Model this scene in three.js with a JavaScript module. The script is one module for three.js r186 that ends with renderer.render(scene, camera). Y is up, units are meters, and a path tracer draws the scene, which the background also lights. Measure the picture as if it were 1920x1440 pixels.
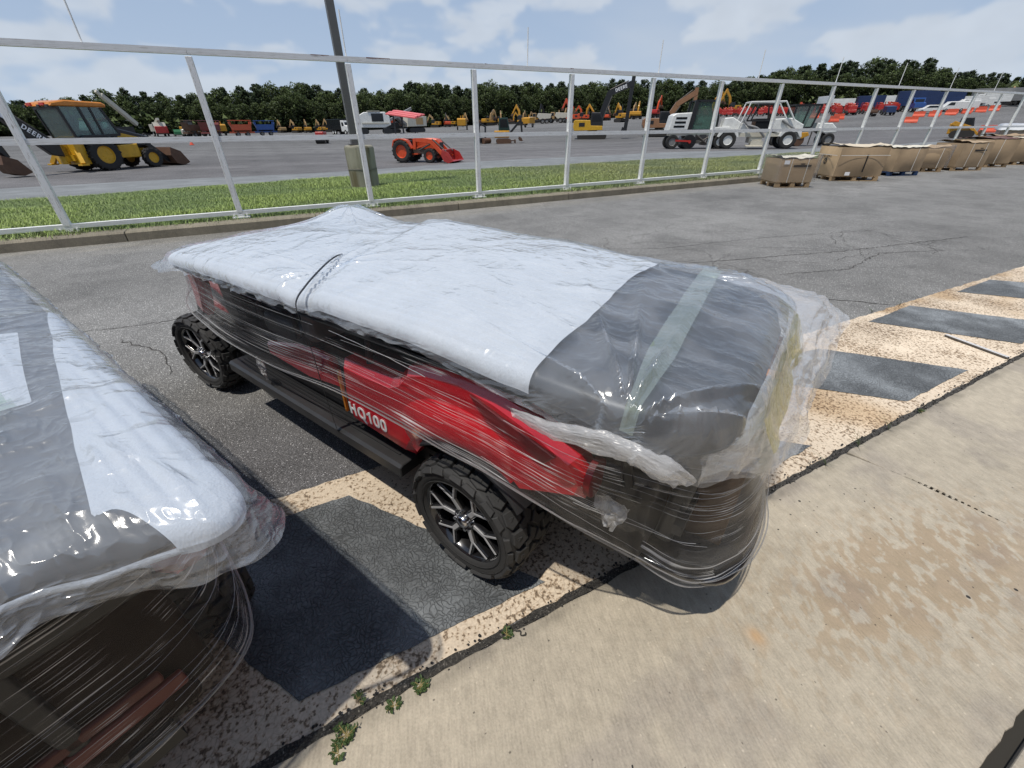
import * as THREE from 'three';
import { mergeGeometries, mergeVertices } from 'three/addons/utils/BufferGeometryUtils.js';
import { RoundedBoxGeometry } from 'three/addons/geometries/RoundedBoxGeometry.js';
import { FontLoader } from 'three/addons/loaders/FontLoader.js';
import { TextGeometry } from 'three/addons/geometries/TextGeometry.js';

// ------------------------------------------------------------------ camera, sky, sun, exposure
const scene = new THREE.Scene();
const camera = new THREE.PerspectiveCamera(85.64, 4 / 3, 0.05, 3000);
camera.position.set(0, 1.6, 0);
camera.up.set(0.2603, 0.85057, -0.45692);
camera.lookAt(0.40531, 1.6 - 0.52577, -0.74786);
const renderer = new THREE.WebGLRenderer({ antialias: true });
renderer.toneMapping = THREE.LinearToneMapping;
renderer.toneMappingExposure = 0.9;
renderer.shadowMap.enabled = true;
const SUN = new THREE.Vector3(-0.31, 1, 0.11).normalize();
const sun = new THREE.DirectionalLight(new THREE.Color().setRGB(1, 0.94, 0.85), 4.2);
sun.position.copy(SUN).multiplyScalar(60); sun.castShadow = true; sun.shadow.radius = 1.6;
sun.shadow.mapSize.set(4096, 4096);
Object.assign(sun.shadow.camera, { left: -40, right: 60, top: 60, bottom: -60, near: 1, far: 160 });
scene.add(sun); scene.add(sun.target);

// ------------------------------------------------------------------ numbers and noise
function rngOf(seed) { let s = seed >>> 0; return () => { s = (s + 0x6D2B79F5) >>> 0; let t = Math.imul(s ^ (s >>> 15), 1 | s); t = (t + Math.imul(t ^ (t >>> 7), 61 | t)) ^ t; return ((t ^ (t >>> 14)) >>> 0) / 4294967296; }; }
const clamp = (x, a = 0, b = 1) => Math.min(b, Math.max(a, x));
const lerp = (a, b, t) => a + (b - a) * t;
const ss = (a, b, x) => { const t = clamp((x - a) / (b - a)); return t * t * (3 - 2 * t); };
const TAB = new Float32Array(65536); { const r = rngOf(77); for (let i = 0; i < 65536; i++) TAB[i] = r(); }
const hsh = (x, y, s) => TAB[(Math.imul(x, 374761393) + Math.imul(y, 668265263) + Math.imul(s, 974711) >>> 7) & 65535];
function vn(x, y, s = 0, px = 0, py = 0) {           // value noise, periodic when px, py are set
  let x0 = Math.floor(x), y0 = Math.floor(y); const fx = x - x0, fy = y - y0;
  let x1 = x0 + 1, y1 = y0 + 1;
  if (px) { x0 = ((x0 % px) + px) % px; x1 = ((x1 % px) + px) % px; y0 = ((y0 % py) + py) % py; y1 = ((y1 % py) + py) % py; }
  const u = fx * fx * (3 - 2 * fx), v = fy * fy * (3 - 2 * fy);
  return lerp(lerp(hsh(x0, y0, s), hsh(x1, y0, s), u), lerp(hsh(x0, y1, s), hsh(x1, y1, s), u), v);
}
function fbm(x, y, s = 0, oct = 4, px = 0, py = 0) { let a = 0.5, r = 0, n = 0; for (let i = 0; i < oct; i++) { r += a * vn(x, y, s + i * 7, px, py); n += a; a *= 0.5; x *= 2; y *= 2; px *= 2; py *= 2; } return r / n; }
function worley(x, y, s, p) {                          // [nearest, second nearest]
  const xi = Math.floor(x), yi = Math.floor(y); let a = 9, b = 9;
  for (let j = -1; j <= 1; j++) for (let i = -1; i <= 1; i++) {
    const cx = (((xi + i) % p) + p) % p, cy = (((yi + j) % p) + p) % p;
    const dx = xi + i + hsh(cx, cy, s) - x, dy = yi + j + hsh(cx, cy, s + 31) - y, d = dx * dx + dy * dy;
    if (d < a) { b = a; a = d; } else if (d < b) b = d;
  }
  return [Math.sqrt(a), Math.sqrt(b)];
}
const toS = (c) => { c = clamp(c); return c <= 0.0031308 ? 12.92 * c * 255 : (1.055 * Math.pow(c, 1 / 2.4) - 0.055) * 255; };
function tex(w, h, fn, srgb = true) {                  // fn(u, v, x, y) -> [r, g, b] or a number, linear
  const d = new Uint8Array(w * h * 4);
  for (let y = 0, o = 0; y < h; y++) for (let x = 0; x < w; x++, o += 4) {
    const c = fn(x / w, y / h, x, y);
    if (typeof c === 'number') { d[o] = d[o + 1] = d[o + 2] = clamp(c) * 255; } else for (let k = 0; k < 3; k++) d[o + k] = srgb ? toS(c[k]) : clamp(c[k]) * 255;
    d[o + 3] = 255;
  }
  const t = new THREE.DataTexture(d, w, h); t.magFilter = THREE.LinearFilter; t.minFilter = THREE.LinearMipmapLinearFilter; t.generateMipmaps = true;
  t.wrapS = t.wrapT = THREE.RepeatWrapping; if (srgb) t.colorSpace = THREE.SRGBColorSpace; t.needsUpdate = true; return t;
}

// ------------------------------------------------------------------ sky: pale summer blue, drifting cumulus, thin haze at the horizon
{
  const W = 2048, Hh = 1024, d = new Float32Array(W * Hh * 4);
  for (let y = 0, o = 0; y < Hh; y++) for (let x = 0; x < W; x++, o += 4) {
    const el = ((y + 0.5) / Hh - 0.5) * Math.PI, az = ((x + 0.5) / W - 0.5) * 2 * Math.PI;
    const s = Math.sin(el), c = Math.cos(el);
    let r, g, b;
    if (s < 0) { r = 0.2; g = 0.2; b = 0.19; } else {
      const t = Math.pow(s, 0.55);
      r = lerp(0.56, 0.17, t); g = lerp(0.69, 0.29, t); b = lerp(0.85, 0.55, t);
      const X = c * Math.cos(az) / (s + 0.16), Z = c * Math.sin(az) / (s + 0.16);
      const warp = fbm(X * 0.7 + 3, Z * 0.7, 5, 3) * 1.2;
      const sheet = ss(0.42, 0.75, fbm(X * 0.5 + warp + 11, Z * 0.7 + 4, 3, 5)) * 0.62;
      // heaped clouds low over the wood, drawn by bearing and height
      const q = az * 9.0, e = el * 16;
      const puff = ss(0.5, 0.66, fbm(q + 0.8 * fbm(q * 2, e * 2, 21, 3), e * 1.35 + 0.6, 23, 5) + 0.05 - 0.2 * ss(0.25, 0.6, el)) * ss(0.0, 0.05, el) * (1 - ss(0.3, 0.75, el));
      const lit = 0.80 + 0.16 * fbm(q * 3, e * 3 + 0.35, 29, 4);
      const k1 = sheet * 0.75 * (1 - 0.4 * t);
      r = lerp(r, 0.66, k1); g = lerp(g, 0.715, k1); b = lerp(b, 0.79, k1);
      r = lerp(r, lit * 0.83, puff * 0.62); g = lerp(g, lit * 0.885, puff * 0.62); b = lerp(b, lit * 0.955, puff * 0.62);
      const haze = Math.exp(-el * 16) * 0.4; r = lerp(r, 0.62, haze); g = lerp(g, 0.71, haze); b = lerp(b, 0.81, haze);
    }
    d[o] = r; d[o + 1] = g; d[o + 2] = b; d[o + 3] = 1;
  }
  const t = new THREE.DataTexture(d, W, Hh, THREE.RGBAFormat, THREE.FloatType);
  t.mapping = THREE.EquirectangularReflectionMapping; t.magFilter = t.minFilter = THREE.LinearFilter; t.needsUpdate = true;
  scene.background = t; scene.environment = t;
}

// ------------------------------------------------------------------ builders
const used = new Map();
function numbered(n) { const k = used.get(n) || 0; used.set(n, k + 1); return k ? `${n}_${String(k).padStart(3, '0')}` : n; }
function tag(o, label, category, group) { if (label) o.userData.label = label; if (category) o.userData.category = category; if (group) o.userData.group = group; return o; }
function thing(name, label, category, pos = [0, 0, 0], turn = 0, group) { const o = new THREE.Group(); o.name = numbered(name); o.position.set(...pos); o.rotation.y = turn; scene.add(o); return tag(o, label, category, group); }
function shadow(o) { o.castShadow = o.receiveShadow = true; return o; }
const ATT = ['position', 'normal', 'uv'];
function joined(list) {
  const gs = list.flat(3).map((g) => { g = g.index ? g.toNonIndexed() : g.clone(); for (const k of Object.keys(g.attributes)) if (!ATT.includes(k)) g.deleteAttribute(k); if (!g.attributes.uv) g.setAttribute('uv', new THREE.BufferAttribute(new Float32Array(g.attributes.position.count * 2), 2)); if (!g.attributes.normal) g.computeVertexNormals(); return g; });
  return gs.length === 1 ? gs[0] : mergeGeometries(gs);
}
function part(name, list, mat, parent, label) { const m = shadow(new THREE.Mesh(Array.isArray(list) ? joined(list) : list, mat)); m.name = name; if (label) m.userData.label = label; parent.add(m); return m; }
function solo(name, list, mat, label, category, group) { const m = part(numbered(name), list, mat, scene); return tag(m, label, category, group); }
function struct(name, list, mat, parent = scene) { const m = part(parent === scene ? numbered(name) : name, list, mat, parent); m.userData.kind = 'structure'; return m; }
const E3 = new THREE.Euler(), Q = new THREE.Quaternion(), V1 = new THREE.Vector3(1, 1, 1), M4 = () => new THREE.Matrix4();
function put(g, x, y, z, rx = 0, ry = 0, rz = 0) { g.applyMatrix4(M4().compose(new THREE.Vector3(x, y, z), Q.setFromEuler(E3.set(rx, ry, rz, 'YXZ')), V1)); return g; }
const box = (w, h, d, x, y, z, rx, ry, rz) => put(new THREE.BoxGeometry(w, h, d), x, y, z, rx, ry, rz);
const rbox = (w, h, d, r, x, y, z, rx, ry, rz) => put(new RoundedBoxGeometry(w, h, d, 2, r), x, y, z, rx, ry, rz);
function cyl(r, len, x, y, z, axis = 'y', seg = 16, r2 = r) { const g = new THREE.CylinderGeometry(r2, r, len, seg); if (axis === 'x') g.rotateZ(-Math.PI / 2); if (axis === 'z') g.rotateX(Math.PI / 2); g.translate(x, y, z); return g; }
function prof(pts, depth, z = 0, bevel = 0.015) {      // outline in x, y pulled along z, centred on z
  const s = new THREE.Shape(pts.map((p) => new THREE.Vector2(p[0], p[1])));
  const g = new THREE.ExtrudeGeometry(s, { depth: Math.max(0.001, depth - 2 * bevel), bevelEnabled: bevel > 0, bevelSize: bevel, bevelThickness: bevel, bevelOffset: -bevel, bevelSegments: 1, curveSegments: 6 });
  g.translate(0, 0, z - depth / 2 + bevel); return g;
}
function beam(a, b, w, h, r = 0) {                      // a bar between two points, h across the vertical
  const A = new THREE.Vector3(...a), B = new THREE.Vector3(...b), L = A.distanceTo(B);
  const g = r ? new THREE.CylinderGeometry(r, r, L, 10).rotateZ(Math.PI / 2) : new THREE.BoxGeometry(L, h, w);
  const X = B.clone().sub(A).normalize(), up = Math.abs(X.y) > 0.99 ? new THREE.Vector3(1, 0, 0) : new THREE.Vector3(0, 1, 0);
  const Z = X.clone().cross(up).normalize(), Y = Z.clone().cross(X);
  g.applyMatrix4(M4().makeBasis(X, Y, Z).setPosition(A.clone().add(B).multiplyScalar(0.5))); return g;
}
const rod = (a, b, r) => beam(a, b, 0, 0, r);
function pipe(pts, r, seg = 24, rs = 6, closed = false) { return new THREE.TubeGeometry(new THREE.CatmullRomCurve3(pts.map((p) => new THREE.Vector3(...p)), closed), seg, r, rs, closed); }
function sheet(nx, ny, fn, cuv) {                       // fn(i / nx, j / ny) -> [x, y, z]
  const p = new Float32Array((nx + 1) * (ny + 1) * 3), uv = new Float32Array((nx + 1) * (ny + 1) * 2), idx = [];
  for (let j = 0, k = 0; j <= ny; j++) for (let i = 0; i <= nx; i++, k++) { const q = fn(i / nx, j / ny, i, j); p[k * 3] = q[0]; p[k * 3 + 1] = q[1]; p[k * 3 + 2] = q[2]; const w = cuv ? cuv(i / nx, j / ny, q) : [i / nx, j / ny]; uv[k * 2] = w[0]; uv[k * 2 + 1] = w[1]; }
  for (let j = 0; j < ny; j++) for (let i = 0; i < nx; i++) { const a = j * (nx + 1) + i, b = a + 1, c = a + nx + 1, e = c + 1; idx.push(a, c, b, b, c, e); }
  const g = new THREE.BufferGeometry(); g.setAttribute('position', new THREE.BufferAttribute(p, 3)); g.setAttribute('uv', new THREE.BufferAttribute(uv, 2)); g.setIndex(idx); g.computeVertexNormals(); return g;
}
function mat(rgb, rough = 0.6, extra = {}) { const m = new THREE.MeshPhysicalMaterial({ roughness: rough, ...extra }); m.color.setRGB(...rgb); m.side = THREE.DoubleSide; return m; }
const font = await new FontLoader().loadAsync('fonts/droid/droid_sans_bold.typeface.json');
function letters(str, size, depth = 0.004) { const g = new TextGeometry(str, { font, size, depth, curveSegments: 4, bevelEnabled: false }); g.computeBoundingBox(); const b = g.boundingBox; g.translate(-(b.max.x + b.min.x) / 2, -(b.max.y + b.min.y) / 2, 0); return g; }

// grime: a shared grey unevenness that keeps paint from looking new
const grimeT = tex(512, 512, (u, v) => { const n = fbm(u * 8, v * 8, 301, 5, 8, 8), k = 0.72 + 0.4 * n; return [k, k, k * 0.985]; });
const roughT = tex(256, 256, (u, v) => 0.45 + 0.55 * fbm(u * 10, v * 10, 311, 4, 10, 10), false);
const paint = (rgb, r = 0.45, x = {}) => mat(rgb, r, { map: grimeT, roughnessMap: roughT, ...x });
// ------------------------------------------------------------------ the ground
const yard = (x, z) => z > -24 ? 0 : (0.024 * Math.max(0, x - 22) + 0.014 * Math.max(0, x - 80)) * ss(24, 60, -z) + 0.007 * Math.max(0, -z - 38) * ss(38, 60, -z);
const asphaltT = tex(1024, 1024, (u, v) => {
  const st = worley(u * 190, v * 190, 41, 190), n = fbm(u * 6, v * 6, 43, 5, 6, 6), h = hsh(Math.floor(u * 190), Math.floor(v * 190), 5);
  const stone = 1 - ss(0.15, 0.5, st[0]), pick = vn(u * 380, v * 380, 47, 380, 380);
  let k = 0.115 + 0.06 * n + stone * (0.01 + 0.27 * h * h) - 0.09 * pick;
  if (h > 0.955 && stone > 0.5) k += 0.3;
  return [k * 1.36, k * 1.34, k * 1.28];
});
const asphaltB = tex(1024, 1024, (u, v) => { const st = worley(u * 190, v * 190, 41, 190); return 0.75 * (1 - st[0]) + 0.25 * fbm(u * 60, v * 60, 53, 3, 60, 60); }, false);
const rep = (t, a, b = a) => { const c = t.clone(); c.repeat.set(a, b); c.needsUpdate = true; return c; };
const metres = (i, j, q) => [q[0], q[2]];
function tinted(g, fn) { const p = g.attributes.position, c = new Float32Array(p.count * 3); for (let i = 0; i < p.count; i++) { const q = fn(p.getX(i), p.getZ(i), p.getY(i)); c.set(typeof q === 'number' ? [q, q, q] : q, i * 3); } g.setAttribute('color', new THREE.BufferAttribute(c, 3)); return g; }
// a mesh that keeps its vertex colours
function keep(name, g, m, parent = scene) { const o = shadow(new THREE.Mesh(g, m)); o.name = parent === scene ? numbered(name) : name; parent.add(o); return o; }

// gravel yard to the horizon
const gravelT = tex(1024, 1024, (u, v) => {
  const n = fbm(u * 5, v * 5, 61, 6, 5, 5), p = vn(u * 300, v * 300, 63, 300, 300), q = hsh(Math.floor(u * 400), Math.floor(v * 400), 8);
  const k = 0.09 + 0.09 * n + 0.09 * (p - 0.5) + (q > 0.93 ? 0.1 : 0); return [k, k * 0.97, k * 0.95];
});
{
  const axis = (lo, hi, step, near) => { const a = []; for (let x = lo; x < hi;) { a.push(x); x += Math.max(step, Math.abs(x - near) * 0.06); } a.push(hi); return a; };
  const xs = axis(-900, 1200, 1.6, 8), zs = axis(-1400, -10.2, 0.5, -20);
  const g = sheet(xs.length - 1, zs.length - 1, (a, b, i, j) => { const x = xs[i], z = zs[zs.length - 1 - j]; return [x, yard(x, z) - 0.004, z]; }, (a, b, q) => [q[0] / 5, q[2] / 5]);
  tinted(g, (x, z) => { const s = fbm(x * 0.08, z * 0.35, 71, 4), w = fbm(x * 0.02 + 9, z * 0.06, 73, 3); const k = 0.5 + 0.66 * s + 0.3 * w; const d = ss(-25, -60, z); return [k * lerp(1, 0.98, d), k, k * lerp(1.03, 1, d)]; });
  keep('gravel_yard', g, mat([1, 1, 1], 0.95, { map: gravelT, vertexColors: true, bumpMap: asphaltB, bumpScale: 0.03 })).userData.kind = 'structure';
}
// pale stone track behind the verge
{
  const far = (x) => -21.9 - 2.6 * ss(-2, 18, x) + 3.0 * ss(22, 40, x) + 0.35 * Math.sin(x * 0.4), near = (x) => -16.4;
  const g = sheet(220, 14, (a, b) => { const x = -24 + 120 * a, z = lerp(near(x), far(x), b); return [x, 0.004 + 0.006 * (1 - b), z]; }, (a, b, q) => [q[0] / 3, q[2] / 3]);
  const trackT = tex(512, 512, (u, v) => { const n = fbm(u * 6, v * 6, 81, 5, 6, 6), p = hsh(Math.floor(u * 256), Math.floor(v * 256), 9); const k = 0.14 + 0.09 * n + 0.07 * (p - 0.5); return [k * 0.95, k, k * 1.02]; });
  tinted(g, (x, z) => 0.85 + 0.4 * fbm(x * 0.15, z * 1.6, 83, 4));
  keep('stone_track', g, mat([1, 1, 1], 0.95, { map: trackT, vertexColors: true })).userData.kind = 'structure';
}
// asphalt lot
const CURB = (x) => -9.55 + 0.012 * (x - 5), EDGE = (x) => -0.735 + 0.026 * Math.max(0, x);
const asphaltM = mat([1, 1, 1], 0.9, { map: asphaltT, vertexColors: true, bumpMap: asphaltB, bumpScale: 0.008 });
const lot = new THREE.Group(); lot.name = 'asphalt_lot'; lot.userData.kind = 'structure'; scene.add(lot);
{
  const g = sheet(420, 130, (a, b) => { const x = -9 + 64 * Math.pow(a, 1.4), z = lerp(EDGE(x) + 0.02, CURB(x) + 0.02, Math.pow(b, 1.15)); return [x, 0, z]; }, (a, b, q) => [q[0] / 1.6, q[2] / 1.6]);
  tinted(g, (x, z) => {
    let k = 0.82 + 0.42 * fbm(x * 0.5, z * 0.9, 91, 4);
    const band = Math.exp(-Math.pow((z + 5.2 + 0.1 * x) / 0.9, 2)); k *= 1 + 0.16 * band;             // wheel-worn lane
    const kerb = ss(-8.4, -9.4, z) * fbm(x * 1.5, z * 5, 95, 3); let r = k, gg = k, b = k;
    r *= 1 + 0.35 * kerb; gg *= 1 + 0.28 * kerb; b *= 1 + 0.12 * kerb;                                    // silt by the kerb
    const near = ss(-3.6, -2.2, z) * 0.42 * (1 - ss(1, 3, x)); r *= 1 - near; gg *= 1 - near; b *= 1 - near * 0.9; // older, darker surface by the walk
    const oil = ss(0.6, 0.78, fbm(x * 0.7 + 5, z * 0.8, 99, 3)) * 0.22; return [r * (1 - oil), gg * (1 - oil), b * (1 - oil)];
  });
  keep('asphalt_surface', g, asphaltM, lot);
}
// a thin flat ribbon that wanders, for cracks
function ribbon(pts, w, y, seed, jit = 0.03, step = 0.05) {
  const r = rngOf(seed), P = [];
  for (let i = 0; i + 1 < pts.length; i++) { const [ax, az] = pts[i], [bx, bz] = pts[i + 1], L = Math.hypot(bx - ax, bz - az), n = Math.max(2, Math.round(L / step)); for (let k = 0; k < n; k++) { const t = k / n; P.push([lerp(ax, bx, t) + (r() - 0.5) * jit, lerp(az, bz, t) + (r() - 0.5) * jit]); } }
  P.push(pts[pts.length - 1]);
  const W = P.map(() => w * (0.35 + r() * 1.1));
  return sheet(P.length - 1, 1, (a, b, i) => { const p = P[Math.max(0, i - 1)], q = P[Math.min(P.length - 1, i + 1)], dx = q[0] - p[0], dz = q[1] - p[1], L = Math.hypot(dx, dz) || 1, s = (b - 0.5) * W[i] * (i === 0 || i === P.length - 1 ? 0.2 : 1); return [P[i][0] - dz / L * s, y, P[i][1] + dx / L * s]; });
}
{
  const r = rngOf(5), list = [];
  const long = [[[0.6, -6.6], [2.2, -5.4], [4.6, -3.9], [7.4, -3.1], [10, -2.6]], [[1.2, -4.4], [3.0, -3.6], [4.6, -2.6], [5.4, -1.7]], [[-2.6, -5.2], [-1.2, -5.0], [0.4, -5.35], [1.8, -5.2]], [[3.2, -5.6], [5.2, -4.6], [7, -4.3], [9.4, -3.6]], [[5.4, -2.9], [6.4, -2.6], [7.6, -2.8], [8.6, -2.4]], [[-1.5, -4.7], [-1.1, -4.2], [-1.0, -3.7]]];
  long.forEach((l, i) => list.push(ribbon(l, i < 2 ? 0.015 : 0.010, 0.003, 400 + i, 0.04)));
  for (let i = 0; i < 46; i++) { let x = 1.2 + r() * 8, z = -2.4 - r() * 3.6, a = r() * 6.3; const l = [[x, z]]; for (let k = 0; k < 4; k++) { a += (r() - 0.5) * 1.3; x += Math.cos(a) * 0.28; z += Math.sin(a) * 0.2; l.push([x, z]); } list.push(ribbon(l, 0.007, 0.0035, 500 + i, 0.04)); }
  const m = part('crack', list, mat([0.05, 0.047, 0.043], 1), lot); m.userData.kind = 'stuff';
}
// the painted walkway: cream paint, and the dark painted blocks on it
const creamT = tex(1024, 1024, (u, v) => {
  const big = fbm(u * 4, v * 4, 111, 4, 4, 4), pit = fbm(u * 110, v * 110, 113, 4, 110, 110), w = worley(u * 38 + 0.9 * fbm(u * 30, v * 30, 117, 2, 30, 30), v * 38, 119, 38);
  const crack = 1 - ss(0.02, 0.1, w[1] - w[0]);
  const worn = ss(0.47, 0.68, pit + 0.5 * (big - 0.5));
  const fresh = 0.9 + 0.25 * (vn(u * 200, v * 200, 121, 200, 200) - 0.5);
  let c = [0.68 * fresh, 0.58 * fresh, 0.45 * fresh];
  const brown = [0.30, 0.195, 0.105], dark = [0.10, 0.075, 0.05];
  c = c.map((k, i) => lerp(k, brown[i], worn * 0.62)); const deep = ss(0.6, 0.74, pit + 0.3 * (big - 0.5)); c = c.map((k, i) => lerp(k, dark[i], clamp(deep * 0.8 + crack * 0.45 * ss(0.3, 0.6, big))));
  return c;
});
const creamB = tex(512, 512, (u, v) => 0.6 * fbm(u * 70, v * 70, 113, 3, 70, 70) + 0.4 * fbm(u * 30, v * 30, 133, 3, 30, 30), false);
const blockT = tex(1024, 1024, (u, v) => {
  const w = worley(u * 64 + 3.4 * fbm(u * 24, v * 24, 141, 3, 24, 24), v * 64 + 3.2 * fbm(u * 24, v * 24, 143, 3, 24, 24), 145, 64), n = fbm(u * 5, v * 5, 147, 5, 5, 5), f = vn(u * 300, v * 300, 149, 300, 300);
  const crack = 1 - ss(0.0, 0.16, w[1] - w[0]); let k = 0.10 + 0.15 * ss(0.25, 0.8, n) + 0.05 * (f - 0.5);
  k *= 1 - 0.5 * crack * ss(0.25, 0.6, fbm(u * 9, v * 9, 153, 3, 9, 9)); const top = ss(0.55, 0.8, fbm(u * 90, v * 90, 151, 3, 90, 90)) * 0.035; k += top; return [k * 0.93, k * 1.0, k * 1.04];
});
const blockB = tex(1024, 1024, (u, v) => { const w = worley(u * 64 + 3.4 * fbm(u * 24, v * 24, 141, 3, 24, 24), v * 64 + 3.2 * fbm(u * 24, v * 24, 143, 3, 24, 24), 145, 64); return ss(0, 0.3, w[1] - w[0]) * 0.7 + 0.3 * fbm(u * 90, v * 90, 151, 3, 90, 90); }, false);
const walkway = new THREE.Group(); walkway.name = 'painted_walkway'; walkway.userData.kind = 'structure'; scene.add(walkway);
const OUT = (x) => -1.885 + 0.042 * Math.max(0, x);
{
  const g = sheet(700, 40, (a, b) => { const x = -4 + 34 * Math.pow(a, 1.3); const e = 0.02 * (fbm(x * 8, b < 0.5 ? 1 : 7, 161, 3) - 0.5) + 0.012 * (vn(x * 40, 0, 163) - 0.5); const z0 = EDGE(x) - 0.024 + (b < 0.03 ? e * 1.6 : 0), z1 = OUT(x) + (b > 0.97 ? e * 1.5 : 0); return [x, 0.004, lerp(z0, z1, b)]; }, (a, b, q) => [q[0] / 1.15, q[2] / 1.15]);
  tinted(g, (x, z) => { const n = fbm(x * 2.2, z * 2.6, 165, 4), d = ss(0.52, 0.72, fbm(x * 1.3 + 4, z * 1.7, 167, 3)); const far = ss(1.5, 3.5, x); let c = [0.78 + 0.4 * n, 0.76 + 0.4 * n, 0.74 + 0.4 * n]; c = c.map((k) => k * lerp(0.86, 1.12, far)); return [c[0] * (1 - 0.22 * d), c[1] * (1 - 0.32 * d), c[2] * (1 - 0.45 * d)]; });
  keep('cream_paint', g, mat([1, 1, 1], 0.85, { map: creamT, vertexColors: true, bumpMap: creamB, bumpScale: 0.004 }), walkway);
}
{
  // corners T (outer left), R (inner right), B (inner left), L (outer...) of each block, in order round it
  const blocks = [
    [[-0.02, -1.73], [0.60, -0.84], [-0.33, -0.875], [-0.62, -1.30], [-0.40, -1.74]],
    [[1.50, -1.68], [2.42, -0.80], [1.62, -0.80], [0.90, -1.70]],
    [[2.85, -1.62], [3.73, -1.49], [4.33, -0.73], [3.43, -0.755], [2.75, -1.5]],
    [[4.71, -1.58], [5.52, -1.585], [6.10, -0.74], [5.28, -0.70]],
    [[6.46, -1.53], [7.32, -1.52], [7.98, -0.70], [7.12, -0.66]],
    [[8.2, -1.46], [9.1, -1.44], [9.8, -0.62], [8.9, -0.6]], [[10, -1.38], [10.9, -1.36], [11.6, -0.56], [10.7, -0.54]],
    [[-1.9, -1.74], [-1.25, -1.74], [-0.72, -0.9], [-1.4, -0.88]], [[-3.3, -1.74], [-2.6, -1.74], [-2.0, -0.88], [-2.7, -0.88]],
  ];
  blocks.forEach((c, n) => {
    // rim with an uneven, trowelled edge; the inside is a fan from the middle
    const rim = [], r = rngOf(700 + n); c.forEach((p, i) => { const q = c[(i + 1) % c.length], L = Math.hypot(q[0] - p[0], q[1] - p[1]), k = Math.round(L / 0.02); for (let t = 0; t < k; t++) { const u = t / k, j = 0.006 * (fbm(u * L * 20, n * 9 + i, 711, 2) - 0.5) * 2; rim.push([lerp(p[0], q[0], u) + j * (q[1] - p[1]) / L, lerp(p[1], q[1], u) - j * (q[0] - p[0]) / L]); } });
    const s = new THREE.Shape(rim.map((p) => new THREE.Vector2(p[0], -p[1]))), g = new THREE.ShapeGeometry(s); g.rotateX(-Math.PI / 2); g.translate(0, 0.008, 0);
    const uv = g.attributes.uv, p = g.attributes.position, a = r() * 0.5 - 0.25, ox = r() * 5; for (let i = 0; i < p.count; i++) { const x = p.getX(i), z = p.getZ(i); uv.setXY(i, (x * Math.cos(a) - z * Math.sin(a)) / 1.25 + ox, (x * Math.sin(a) + z * Math.cos(a)) / 1.25 + ox * 0.7); }
    const k = n === 0 ? 0.85 : n === 2 ? 1.1 : 1.2;
    part('dark_block', [g], mat([k, k, k * 1.0], 0.78, { map: blockT, bumpMap: blockB, bumpScale: 0.006 }), walkway);
  });
}
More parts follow.
